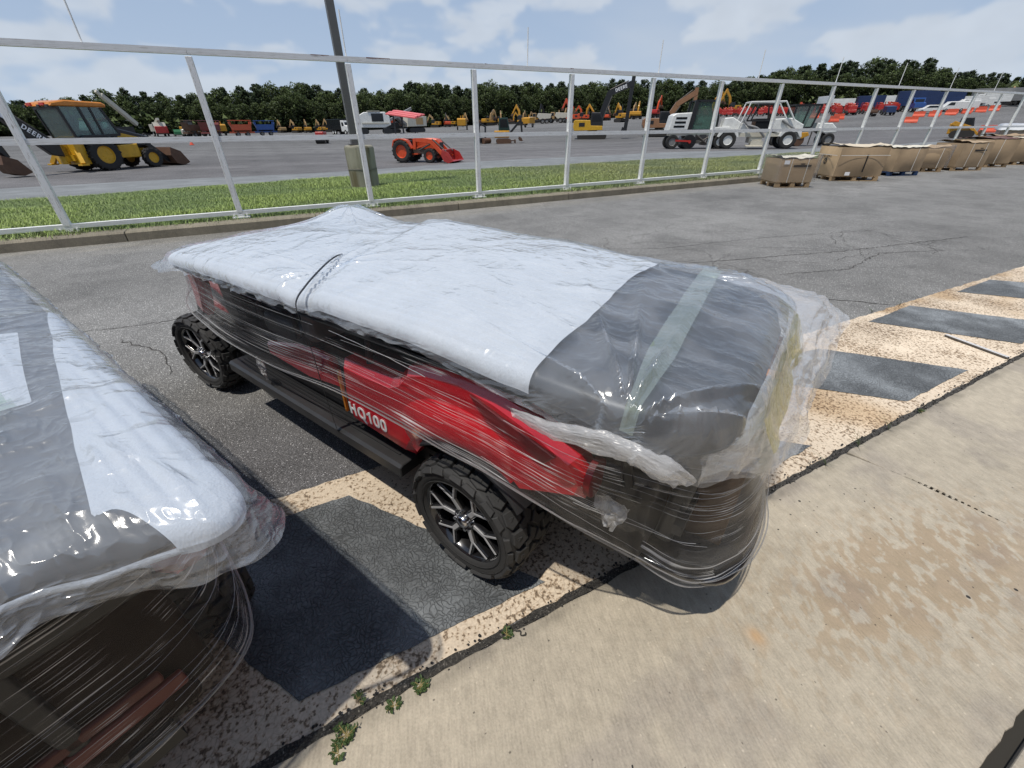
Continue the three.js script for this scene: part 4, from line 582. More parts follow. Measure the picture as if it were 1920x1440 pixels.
hopper(-0.6, -118, 0.1, paint([0.45, 0.08, 0.03]), 'rust orange hopper trailer left of the blue one'); hopper(4.2, -126, 0.05, K.blue, 'blue screen trailer with railed top in the far row'); hopper(-9.0, -121, 0.6, K.rustb, 'brown rusty machine, left of the pair beside the leaning fence post'); hopper(-6.2, -119.5, 1.1, paint([0.2, 0.05, 0.045]), 'dark red rusty machine half behind the leaning fence post');
function truck(x, z, a, o) {
  const t = thing(o.name || 'truck', o.label, o.cat || 'truck', place(x, z), a, o.group), L = o.L || 6;
  for (const q of [1.9, -L + 2.2, -L + 3.3]) for (const s of [1, -1]) wheel(t, 0.5, 0.3, q, 0.5, s * 1.0, K.white);
  part('chassis', [box(L + 2, 0.3, 0.9, 1.6 - L / 2, 0.75, 0)], K.black, t);
  const c = part('cab', [prof(o.hood ? [[0.2, 0.6], [0.2, 2.9], [1.5, 2.85], [1.75, 1.95], [2.9, 1.7], [3.0, 0.6]] : [[0.4, 0.6], [0.4, 2.7], [2.2, 2.7], [2.6, 1.8], [2.65, 0.6]], 2.2, 0, 0.08)], o.m, t);
  part('window', [prof([[0.7, 1.75], [0.7, 2.5], [1.4, 2.5], [1.65, 1.8]], 2.24, 0, 0.002), box(0.03, 0.7, 1.7, o.hood ? 1.72 : 2.4, 2.2, 0, 0, 0, o.hood ? 0.27 : 0.42)], K.dark, c);
  part('bumper', [rbox(0.2, 0.35, 2.2, 0.04, o.hood ? 3.05 : 2.7, 0.65, 0)], K.steel, t);
  if (o.box) part('cargo_box', [rbox(L, o.boxh || 2.5, 2.4, 0.04, -L / 2 + 0.1, (o.boxh || 2.5) / 2 + 1.0, 0)], o.box, t);
  if (o.boom) part('crane_boom', [beam([-L + 2, 2.3, 0], o.boom, 0.55, 0.6), beam([-L + 2, 2.3, 0], [lerp(-L + 2, o.boom[0], 1.12), lerp(2.3, o.boom[1], 1.12), o.boom[2]], 0.35, 0.4)], o.boomM || K.cream, t);
  if (o.front) part('front_cover', [rbox(0.5, 1.3, 2.3, 0.1, 2.85, 1.3, 0)], o.front, t);
  return t;
}
{ const t = truck(-20.0, -100, -2.3, { name: 'crane_truck', label: 'white crane truck with long pale boom raised behind the backhoe', cat: 'crane truck', m: K.white, L: 8, boom: [-1.6, 6.2, -0.6] }); part('cab_roof', [box(1.9, 0.2, 2.2, 1.2, 2.95, 0)], K.lime, t); part('deck_gear', [box(3, 0.9, 1.8, -3, 1.5, 0)], K.black, t); }
truck(-16.7, -134, -1.35, { name: 'crane_truck', label: 'pale truck with red front and flat boom in the far left row', cat: 'crane truck', m: K.cream, L: 7, front: K.red, boom: [2.5, 3.2, 0], box: K.cream, boxh: 1.4 });
truck(-11.5, -136, -1.5, { label: 'dark truck right of the red fronted truck', m: K.black, L: 5 });
truck(21.5, -124, -1.2, { label: 'white and black truck cab just left of the lamp post', m: K.white, L: 6, hood: true, box: K.dark, boxh: 2.2 });
truck(-24, -118, -1.2, { label: 'white truck with dark box behind the backhoe hood', m: K.white, L: 6, box: K.grey, boxh: 1.6 });
truck(-13.2, -131, -1.4, { label: 'green low machine with open bed between the trucks and the compressor', cat: 'utility vehicle', m: K.green, L: 4 }).scale.set(0.8, 0.5, 0.8);
{ const t = thing('wheel_loader', 'tan loader with black cab behind the brown rusty machines', 'loader', place(-12, -146), -0.6); for (const q of [-1.4, 1.4]) for (const s of [1, -1]) wheel(t, 0.7, 0.5, q, 0.7, s * 1.0, K.yellow); part('body', [rbox(3.4, 1, 1.6, 0.1, -0.5, 1.4, 0)], K.yellow, t); part('cab', [rbox(1.3, 1.5, 1.3, 0.08, 0, 2.5, 0)], K.black, t); part('lift_arm', [beam([0.8, 1.6, 0], [2.8, 0.7, 0], 1.0, 0.2)], K.yellow, t); part('loader_bucket', bucketGeo(2.2, 0.9, 3.2, 0.5, 0, false), K.steel, t); }
{ const t = thing('small_roller', 'small red and black roller standing alone before the far row', 'roller', place(8.0, -63), 1.2); part('body', [rbox(1.6, 0.6, 1.0, 0.1, 0, 0.95, 0)], K.red, t); part('cab_frame', [rod([-0.5, 1.2, 0.4], [-0.5, 1.75, 0.4], 0.04), rod([-0.5, 1.2, -0.4], [-0.5, 1.75, -0.4], 0.04), box(0.9, 0.06, 1.0, -0.2, 1.78, 0)], K.black, t); part('drum', [cyl(0.34, 1.1, -0.7, 0.34, 0, 'z'), cyl(0.34, 1.1, 0.7, 0.34, 0, 'z')], K.black, t); }
{ const t = thing('traffic_cone', 'small red traffic cone lying out on the gravel', 'cone', place(-6, -68.5), 0); part('cone', [cyl(0.2, 0.5, 0, 0.29, 0, 'y', 14, 0.04)], K.barrier, t); part('base', [box(0.5, 0.04, 0.5, 0, 0.02, 0)], K.barrier, t); }
// orange water-filled barriers
{
  const shape = () => prof([[-0.26, 0], [-0.26, 0.22], [-0.1, 0.55], [-0.09, 1.0], [0.09, 1.0], [0.1, 0.55], [0.26, 0.22], [0.26, 0]], 2.0, 0, 0.03);
  const pr = thing('water_barrier', 'orange water filled barrier lying apart left of the track loader', 'barrier', place(112, -45.5), 0.5, 'orange barriers out on the gravel'); part('shell', [shape()], K.barrier, pr); part('filler_cap', [cyl(0.06, 0.05, 0, 1.01, 0.4)], K.barrier, pr);
  const C = [[111.2, -63.5, 0.9, 'orange water filled barrier at the left, standing by the black sweeper cab'], [98.9, -52.5, 1.3, 'orange water filled barrier, nearer of the two right of the sweepers'], [106.5, -55.8, 1.0, 'orange water filled barrier, farther of the two right of the sweepers'], [104, -31.5, 0.6, 'orange water filled barrier right beside the track loader bucket']];
  C.forEach(([x, z, a, l]) => { const c = pr.clone(); c.name = numbered('water_barrier'); c.position.set(...place(x, z)); c.rotation.y = a; c.userData.label = l; scene.add(c); });
  for (let i = 0; i < 11; i++) { const c = pr.clone(), x = 128 + i * 4.3, z = -51 - 0.15 * i + (i % 2) * 1.2; c.name = numbered('water_barrier'); c.position.set(...place(x, z)); c.rotation.y = 0.2 + (i % 3) * 0.4; c.userData.label = 'orange barrier in the far line below the white vans'; c.userData.group = 'orange barriers in the far line'; scene.add(c); }
}
// rows of red lifts
{
  const p = thing('boom_lift', 'red boom lift parked in the crowded far rows of red machines', 'boom lift', place(130, -66), 0.6, 'red boom lifts in the far rows'); for (const q of [-1, 1]) for (const s of [1, -1]) wheel(p, 0.42, 0.28, q, 0.42, s * 0.85, K.grey); part('chassis', [rbox(2.6, 0.5, 1.6, 0.06, 0, 0.75, 0)], K.red, p); part('turret', [rbox(1.8, 0.8, 1.4, 0.08, -0.3, 1.4, 0)], K.red, p); part('arm', [beam([-1.2, 1.9, 0], [1.7, 2.2, 0], 0.3, 0.3)], K.orange, p); part('basket', [...[-0.5, 0.5].flatMap((s) => [rod([1.6, 1.2, s], [1.6, 2.3, s], 0.05), rod([2.4, 1.2, s], [2.4, 2.3, s], 0.05), rod([1.6, 2.3, s], [2.4, 2.3, s], 0.05)]), box(0.8, 0.06, 1.0, 2.0, 1.2, 0)], K.red, p);
  const r = rngOf(44); let n = 0; for (let row = 0; row < 4; row++) for (let i = 0; i < 17; i++) { if (!row && !i) continue; const x = 126 + row * 9 + i * 0.9 + r(), z = -60.5 - i * 4.0 - row * 1.5 + r(); const c = p.clone(); c.name = numbered('boom_lift'); c.position.set(...place(x, z)); c.rotation.y = 0.4 + r() * 0.6; c.scale.setScalar(0.85 + 0.25 * r()); scene.add(c); n++; }
}
function trailer(x, z, a, m, label, L = 9, hh = 2.7) { const t = thing('box_trailer', label, 'trailer', place(x, z), a); part('cargo_box', [rbox(L, hh, 2.5, 0.05, 0, 1.1 + hh / 2, 0)], m, t); for (const q of [-L / 2 + 1, -L / 2 + 2.1]) for (const s of [1, -1]) wheel(t, 0.5, 0.3, q, 0.5, s * 1.0, K.grey); part('landing_leg', [box(0.15, 1.0, 0.15, L / 2 - 2, 0.55, 0.8), box(0.15, 1.0, 0.15, L / 2 - 2, 0.55, -0.8)], K.steel, t); }
trailer(153, -63, -1.0, K.navy, 'dark blue box trailer, left one, with the blue tractor unit before it', 8, 3.2); trailer(164, -62, -1.0, K.navy, 'dark blue box trailer, right one of the two'); truck(144, -59, -2.4, { label: 'bright blue tractor unit before the dark blue trailers', m: K.blue, L: 5, hood: true });
trailer(176, -78, -0.9, K.white, 'white box trailer beyond the red lifts', 12, 2.4); trailer(190, -100, -0.9, K.white, 'white box trailer farthest left behind the red lifts', 7, 2.2); trailer(150, -72, -0.9, K.navy, 'dark green black trailer behind the red lifts left', 6, 2.6);
trailer(188, -58, -0.8, K.grey, 'grey box trailer at the far right end of the row', 12, 3.0);
function car(x, z, a, m, label, o = {}) { const t = thing(o.name || 'parked_car', label, o.cat || 'car', place(x, z), a, o.group); const P = o.van ? [[-2.6, 0.35], [-2.65, 1.9], [-2.4, 2.1], [1.2, 2.1], [2.0, 1.25], [2.7, 1.05], [2.75, 0.4]] : [[-2.2, 0.4], [-2.25, 1.0], [-1.9, 1.6], [0.5, 1.65], [1.2, 1.1], [2.2, 0.95], [2.3, 0.45]]; part('body', [prof(P, 1.85, 0, 0.1)], m, t); part('window', [prof(o.van ? [[0.2, 1.3], [0.2, 1.9], [1.05, 1.9], [1.65, 1.3]] : [[-1.8, 1.1], [-1.6, 1.5], [0.4, 1.52], [0.9, 1.1]], 1.87, 0, 0.002)], K.dark, t); for (const q of [-1.45, 1.5]) for (const s of [1, -1]) wheel(t, 0.35, 0.24, q, 0.35, s * 0.82, K.grey); part('headlight', [-0.65, 0.65].map((s) => box(0.05, 0.15, 0.3, o.van ? 2.74 : 2.28, 0.75, s)), K.glass, t); }
car(140, -54.2, 2.2, K.white, 'white sport utility car parked before the blue tractor unit');
[[151, -54, 2.3], [157, -54, 2.4], [166, -57, 2.5], [176, -57.5, 2.4]].forEach(([x, z, a], i) => car(x, z, a, K.white, `white cargo van in the far right row, ${['first', 'second', 'third', 'fourth'][i]} right of the white car`, { name: 'cargo_van', cat: 'van', van: true, group: 'white vans in the far right row' }));
truck(172, -61, 2.3, { label: 'white truck with slanted hood behind the vans', m: K.white, L: 6, hood: true, box: K.white, boxh: 1.6 }); truck(184, -60, 2.3, { label: 'white truck farthest right behind the vans', m: K.white, L: 6, hood: true, box: K.white, boxh: 2.2 });
{ const t = thing('skip_loader', 'dark blue flat machine right of the red lifts', 'loader', place(127, -56.5), 0.7); part('body', [prof([[-1.6, 0.5], [-1.5, 1.6], [1.0, 1.8], [1.6, 0.6]], 1.7, 0, 0.05)], K.navy, t); for (const q of [-1, 1]) for (const s of [1, -1]) wheel(t, 0.45, 0.3, q, 0.45, s * 0.8, K.grey); part('fork', [beam([1.5, 0.4, 0.4], [2.8, 0.2, 0.4], 0.1, 0.08), beam([1.5, 0.4, -0.4], [2.8, 0.2, -0.4], 0.1, 0.08)], K.steel, t); }
excavator('excavator', 'tan excavator beside the dark blue machine and the red lifts', place(121, -57), 0.8, { body: K.rustb, s: 0.55, group: far, joints: [[0.6, 1.5], [2.0, 3.6], [3.2, 1.6]] });
excavator('excavator', 'yellow brown machine with low boom at the far right edge', place(196, -57), 0.8, { body: K.tan, s: 1.1, group: far, joints: [[0.6, 1.5], [2.2, 3.8], [3.6, 1.6]] });
// bundle wrapped in white film beyond the boxes
{
  const t = thing('wrapped_bundle', 'film wrapped bundle with crumpled white top behind the last boxes', 'bundle', [59.5, 0, -16.3], 0.35);
  part('load', [rbox(3.2, 0.95, 1.5, 0.1, 0, 0.6, 0)], paint([0.4, 0.28, 0.27]), t); part('foot', [box(3.2, 0.12, 1.5, 0, 0.07, 0)], K.steel, t);
  part('film_top', [sheet(40, 20, (a, b) => { const m = Math.max(Math.abs(a - 0.5), Math.abs(b - 0.5)) * 2; return [(a - 0.5) * 3.5, 1.18 - 0.32 * ss(0.85, 1, m) + 0.14 * fbm(a * 7, b * 5, 281, 3) - 0.07, (b - 0.5) * 1.8]; })], mat([0.42, 0.44, 0.47], 0.5), t); t.scale.setScalar(1.25);
}
// pallets of cartons along the kerb
const cardT = tex(512, 512, (u, v) => { const n = fbm(u * 4, v * 6, 291, 5, 4, 6), l = vn(u * 60, v * 4, 293, 60, 4), k = 0.82 + 0.22 * n + 0.07 * (l - 0.5); return [0.44 * k, 0.325 * k, 0.205 * k]; });
const woodT = tex(256, 256, (u, v) => { const n = fbm(u * 3, v * 30, 297, 4, 3, 30), k = 0.7 + 0.5 * n; return [0.42 * k, 0.29 * k, 0.16 * k]; });
function pallet(x, z, turn, w, d, wood, label, group) {
  const t = thing('pallet', label, 'pallet', [x, 0, z], turn, group);
  for (let i = 0; i < 3; i++) { const q = -d / 2 + 0.05 + (d - 0.1) * i / 2; part('bottom_board', [box(w, 0.018, 0.1, 0, 0.012, q)], wood, t); for (let j = 0; j < 3; j++) part('block', [box(0.13, 0.08, 0.1, -w / 2 + 0.065 + (w - 0.13) * j / 2, 0.062, q)], wood, t); }
  for (let i = 0; i < 3; i++) part('stringer', [box(0.1, 0.018, d, -w / 2 + 0.05 + (w - 0.1) * i / 2, 0.111, 0)], wood, t);
  const n = Math.round(w / 0.14); for (let i = 0; i < n; i++) part('top_board', [box(w / n - 0.03, 0.018, d, -w / 2 + w * (i + 0.5) / n, 0.129, 0)], wood, t);
}
const cardM = (k) => mat([k, k * 0.98, k * 0.95], 0.85, { map: cardT });
const strapM = mat([0.75, 0.73, 0.66], 0.4);
function carton(x, z, turn, w, h, d, y, o) {
  const t = thing('carton', o.label, 'carton', [x, y, z], turn, o.group), r = rngOf(o.seed), bul = o.bulge ?? 0.02; const lean = 0.06 * (r() - 0.3);
  // walls belly out a little; each wall is a sheet with its own corrugated edge
  const wall = (sx) => (a, b) => { const e = bul * Math.sin(Math.PI * a) * Math.sin(Math.PI * b) + 0.012 * (fbm(a * 5, b * 4, o.seed + sx * 9, 3) - 0.5); return e; };
  const f = wall(1), g = wall(2);
  part('wall', [sheet(14, 8, (a, b) => [(a - 0.5) * w, b * h, d / 2 + f(a, b)], (a, b) => [a * w, b * h])], o.m, t); part('wall', [sheet(14, 8, (a, b) => [(a - 0.5) * w, b * h, -d / 2 - f(a, b)], (a, b) => [a * w, b * h])], o.m, t);
  part('wall', [sheet(14, 8, (a, b) => [-w / 2 - g(a, b), b * h, (a - 0.5) * d], (a, b) => [a * d, b * h])], o.side || o.m, t); part('wall', [sheet(14, 8, (a, b) => [w / 2 + g(a, b), b * h, (a - 0.5) * d], (a, b) => [a * d, b * h])], o.m, t);
  part('flap', [sheet(18, 14, (a, b) => [(a - 0.5) * (w + 0.03), h + 0.004 + 0.13 * fbm(a * 4, b * 4, o.seed + 3, 4) - 0.05 * Math.sin(Math.PI * a), (b - 0.5) * (d + 0.03)], (a, b) => [a * w, b * d])], o.top || o.m, t);
  if (o.strap) part('strap', (o.strap).flatMap((q) => [box(0.016, h + 0.01, 0.004, q * w, h / 2, d / 2 + bul + 0.008), box(0.016, 0.004, d, q * w, h + 0.045, 0)]), strapM, t);
  if (o.hband) part('strap', [box(w + 0.02, 0.014, 0.004, 0, h * o.hband, d / 2 + bul + 0.01), box(0.004, 0.014, d + 0.02, -w / 2 - bul - 0.01, h * o.hband, 0)], strapM, t);
  if (o.print) for (const [px, py, pw, ph] of o.print) part('printed_bar', [box(pw, ph, 0.003, px * w, py * h, d / 2 + bul + 0.005)], K.black, t);
  if (o.label2) part('paper_label', [box(0.15, 0.1, 0.003, o.label2[0] * w, o.label2[1] * h, d / 2 + bul + 0.004)], K.white2, t);
  if (o.mark) { const g2 = [new THREE.TorusGeometry(0.085, 0.01, 6, 24), rod([-0.03, -0.07, 0], [0.045, 0.08, 0], 0.012), rod([0.0, 0.07, 0], [0.05, 0.03, 0], 0.012)]; g2.forEach((q) => q.rotateY(-Math.PI / 2).translate(-w / 2 - bul - 0.006, h * 0.5, 0.05)); part('printed_mark', g2, K.black, t); const L = letters('COOL-SPACE', 0.075, 0.003); L.rotateY(-Math.PI / 2); L.translate(-w / 2 - bul - 0.004, h * 0.68, 0.02); part('printed_name', [L], K.black, t); }
  return t;
}
{
  const blueW = mat([0.012, 0.04, 0.11], 0.8), wd = mat([1, 1, 1], 0.85, { map: woodT }), A = -0.55;
  const base = [[14.15, -8.35, 1.0, 0.62, 1.0, wd], [17.5, -8.35, 1.45, 0.84, 1.25, wd], [20.5, -8.3, 1.15, 0.72, 1.1, blueW], [22.9, -8.5, 1.2, 0.66, 1.1, wd], [24.6, -7.9, 1.25, 0.80, 1.1, wd], [27.2, -8.1, 1.6, 0.88, 1.2, wd], [29.6, -7.9, 1.8, 0.86, 1.2, wd], [31.9, -8.8, 1.7, 0.9, 1.2, wd]];
  const lab = ['brown film wrapped carton nearest the kerb end, with two straps', 'large crumpled tan carton with printed round mark on its side', 'brown carton with torn pale top on the blue pallet', 'brown film wrapped carton just right of the blue pallet', 'brown carton with black printed bar in the middle of the row', 'wide dark topped brown carton right of the printed bar carton', 'brown carton at the right edge of the picture', 'brown carton partly hidden at the far end of the row'];
  const pl = ['pale wooden pallet under the nearest strapped carton', 'weathered pallet under the large crumpled carton', 'blue painted pallet under a brown carton', 'wooden pallet right beside the blue pallet', 'pale wooden pallet under the carton with the printed bar', 'wooden pallet under the wide dark topped carton', 'wooden pallet at the right edge of the picture', 'wooden pallet at the far hidden end of the row'];
  base.forEach(([x, z, w, h, d, m], i) => {
    pallet(x, z, A + 0.16 * Math.sin(i * 3.7), w * 0.98, d * 0.98, m, pl[i], 'pallets along the kerb');
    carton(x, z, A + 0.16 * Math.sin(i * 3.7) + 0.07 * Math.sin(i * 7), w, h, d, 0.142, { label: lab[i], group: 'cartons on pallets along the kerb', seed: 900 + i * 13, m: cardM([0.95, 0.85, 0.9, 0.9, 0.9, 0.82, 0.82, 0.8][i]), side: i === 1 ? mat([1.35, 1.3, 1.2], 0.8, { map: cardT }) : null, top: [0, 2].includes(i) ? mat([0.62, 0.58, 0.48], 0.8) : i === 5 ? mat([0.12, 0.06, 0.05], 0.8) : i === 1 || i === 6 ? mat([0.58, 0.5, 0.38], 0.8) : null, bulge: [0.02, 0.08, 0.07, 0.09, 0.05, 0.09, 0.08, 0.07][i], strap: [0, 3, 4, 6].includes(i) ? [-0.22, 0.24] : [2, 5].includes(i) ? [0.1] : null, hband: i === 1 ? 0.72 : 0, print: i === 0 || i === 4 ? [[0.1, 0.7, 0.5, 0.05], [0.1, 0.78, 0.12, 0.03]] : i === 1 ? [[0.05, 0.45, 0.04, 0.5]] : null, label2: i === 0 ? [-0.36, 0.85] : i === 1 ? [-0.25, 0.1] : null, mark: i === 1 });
    if (i === 0 || i === 3) { const f = part('stretch_film', [sheet(60, 10, (a, b) => { const q = a * 4, s = Math.floor(q) % 4, t = q - Math.floor(q), hw = w / 2 + 0.06, hd = d / 2 + 0.06; const P = [[-hw + 2 * hw * t, hd], [hw, hd - 2 * hd * t], [hw - 2 * hw * t, -hd], [-hw, -hd + 2 * hd * t]][s]; const k = 0.012 * fbm(a * 40, b * 5, 951 + i, 3); return [P[0] * (1 + k), 0.02 + b * (h + 0.08), P[1] * (1 + k)]; })], mat([0.95, 0.95, 0.95], 0.35, { transmission: 1, thickness: 0 }), scene.children[scene.children.length - 1]); f.userData.label = 'clear stretch film round the carton'; }
  });
}
// ------------------------------------------------------------------ the two wrapped golf carts
const CX = 0.725, CL = 1.515, CW = 0.622, CR = 0.17;
let REAR = 0.27;
function plan(s, t, L = CL, W = CW, R = s < 0 ? REAR : CR) {            // square -> rounded rectangle; returns x, z, ring, outward x, z
  const m = Math.max(Math.abs(s), Math.abs(t), 1e-6); let x = s / m * L, z = t / m * W, ox = 0, oz = 0;
  const qx = Math.abs(x) - (L - R), qz = Math.abs(z) - (W - R);
  if (qx > 0 && qz > 0) { const l = Math.hypot(qx, qz); ox = Math.sign(x) * qx / l; oz = Math.sign(z) * qz / l; x = Math.sign(x) * (L - R) + ox * R; z = Math.sign(z) * (W - R) + oz * R; } else if (Math.abs(Math.abs(x) - L) < 1e-5) ox = Math.sign(x); else oz = Math.sign(z);
  return [x, z, m, ox, oz];
}
const dome = (x, z) => { const a = 1 - Math.pow(clamp(Math.abs(x - CX) / (CL + 0.1)), 3), b = 1 - Math.pow(clamp(Math.abs(z) / (CW + 0.05)), 2.6); return 1.0 + 0.085 * Math.max(0, a) * (0.25 + 0.75 * Math.max(0, b)) ; };
const gauss = (x, z, cx, cz, rx, rz = rx) => Math.exp(-(((x - cx) / rx) ** 2 + ((z - cz) / rz) ** 2));
const rimRoll = (m, k) => m < k ? 0 : (1 - Math.sqrt(Math.max(0, 1 - ((m - k) / (1 - k)) ** 2)));
const ridge = (x, y, s, o = 3) => { let a = 1, r = 0, n = 0; for (let i = 0; i < o; i++) { r += a * (1 - Math.abs(2 * vn(x, y, s + i * 5) - 1)); n += a; a *= 0.5; x *= 2.1; y *= 2.1; } return r / n; };
function clipGeo(g, f) {                                  // keeps what lies where f(x, z) > 0, cut cleanly along the line
  g = g.toNonIndexed(); const p = g.attributes.position, n = g.attributes.normal, u = g.attributes.uv, P = [], N = [], U = [];
  const get = (i) => [p.getX(i), p.getY(i), p.getZ(i), n.getX(i), n.getY(i), n.getZ(i), u.getX(i), u.getY(i)];
  for (let i = 0; i < p.count; i += 3) {
    const v = [get(i), get(i + 1), get(i + 2)], d = v.map((q) => f(q[0], q[2])); const out = [];
    for (let k = 0; k < 3; k++) { const a = v[k], b = v[(k + 1) % 3], da = d[k], db = d[(k + 1) % 3]; if (da > 0) out.push(a); if ((da > 0) !== (db > 0)) { const t = da / (da - db); out.push(a.map((q, j) => lerp(q, b[j], t))); } }
    for (let k = 1; k + 1 < out.length; k++) for (const q of [out[0], out[k], out[k + 1]]) { P.push(q[0], q[1], q[2]); N.push(q[3], q[4], q[5]); U.push(q[6], q[7]); }
  }
  const o = new THREE.BufferGeometry(); for (const [k, a, c] of [['position', P, 3], ['normal', N, 3], ['uv', U, 2]]) o.setAttribute(k, new THREE.BufferAttribute(new Float32Array(a), c)); return o;
}
// materials of the carts
const streakT = tex(1024, 1024, (u, v) => {
  const a = vn(u * 5, v * 260, 501, 5, 260), b = vn(u * 11, v * 512, 503, 11, 512), c = vn(u * 3, v * 64, 505, 3, 64), d = fbm(u * 4, v * 10, 507, 3, 4, 10);
  const s = Math.pow(ss(0.62, 0.98, a), 1.3) * 0.8 + Math.pow(ss(0.7, 1, b), 1.2) * 0.5 + Math.pow(ss(0.66, 0.98, c), 1.5) * 0.35; return 0.16 + clamp(s) * (0.35 + 0.5 * d) * 0.85;
}, false);
const streakB = tex(1024, 1024, (u, v) => 0.14 * vn(u * 5, v * 170, 501, 5, 170) + 0.4 * vn(u * 3, v * 64, 505, 3, 64) * vn(u * 4, v * 9, 508, 4, 9) + 0.5 * vn(u * 6, v * 24, 509, 6, 24) * vn(u * 7, v * 5, 510, 7, 5), false);
const wrapTr = tex(1024, 1024, (u, v) => {
  const sh = v + 0.02 * vn(u * 4, v * 3, 511, 4, 3), a = vn(u * 5, sh * 170, 501, 5, 170), b = vn(u * 11, sh * 320, 503, 11, 320), c = vn(u * 3, sh * 64, 505, 3, 64), d = fbm(u * 5, v * 9, 507, 3, 5, 9);
  const s = Math.pow(ss(0.70, 0.98, a), 1.3) * 0.9 + Math.pow(ss(0.78, 1, b), 1.2) * 0.6 + Math.pow(ss(0.72, 0.97, c), 1.8) * 0.5; return 0.99 - clamp(s * ss(0.4, 0.68, d) * 1.35) * 0.7;
}, false);
const wrapTr2 = tex(1024, 1024, (u, v) => { const sh = v + 0.04 * vn(u * 4, v * 3, 515, 4, 3), a = vn(u * 7, sh * 220, 517, 7, 220), d = fbm(u * 9, v * 7, 519, 3, 9, 7); return 0.994 - 0.5 * Math.pow(ss(0.66, 0.97, a), 1.4) * ss(0.36, 0.62, d); }, false);
const wrapRo = tex(256, 256, (u, v) => 0.06 + 0.1 * fbm(u * 6, v * 30, 551, 3, 6, 30), false);
const bagTr = tex(512, 512, (u, v) => { const m = fbm(u * 7, v * 7, 531, 5, 7, 7), s = ridge(u * 10, v * 10, 537, 3); return 0.945 - 0.07 * ss(0.3, 0.75, m) - 0.0 * s; }, false);
const bagRo = tex(256, 256, (u, v) => 0.1 + 0.16 * fbm(u * 8, v * 8, 561, 4, 8, 8), false);
const creaseB = tex(1024, 1024, (u, v) => { let r = 0, a = 0.5, f = 5; for (let i = 0; i < 4; i++) { r += a * (1 - Math.abs(2 * vn(u * f + 0.6 * fbm(u * 4, v * 4, 521, 2, 4, 4), v * f, 523 + i, f, f) - 1)); a *= 0.5; f *= 2; } return Math.pow(clamp(r), 1.6); }, false);
const milkT = tex(512, 512, (u, v) => 0.2 + 0.22 * fbm(u * 8, v * 8, 531, 5, 8, 8) + 0.3 * ss(0.66, 0.85, fbm(u * 20, v * 20, 533, 3, 20, 20)), false);
const foamT = tex(512, 512, (u, v) => { const k = 0.93 + 0.1 * (vn(u * 256, v * 256, 541, 256, 256) - 0.5) + 0.07 * (fbm(u * 12, v * 12, 543, 4, 12, 12) - 0.5); return [0.66 * k, 0.675 * k, 0.69 * k]; });
const foamB = tex(512, 512, (u, v) => 0.6 * vn(u * 200, v * 200, 545, 200, 200) + 0.4 * fbm(u * 40, v * 40, 547, 3, 40, 40), false);
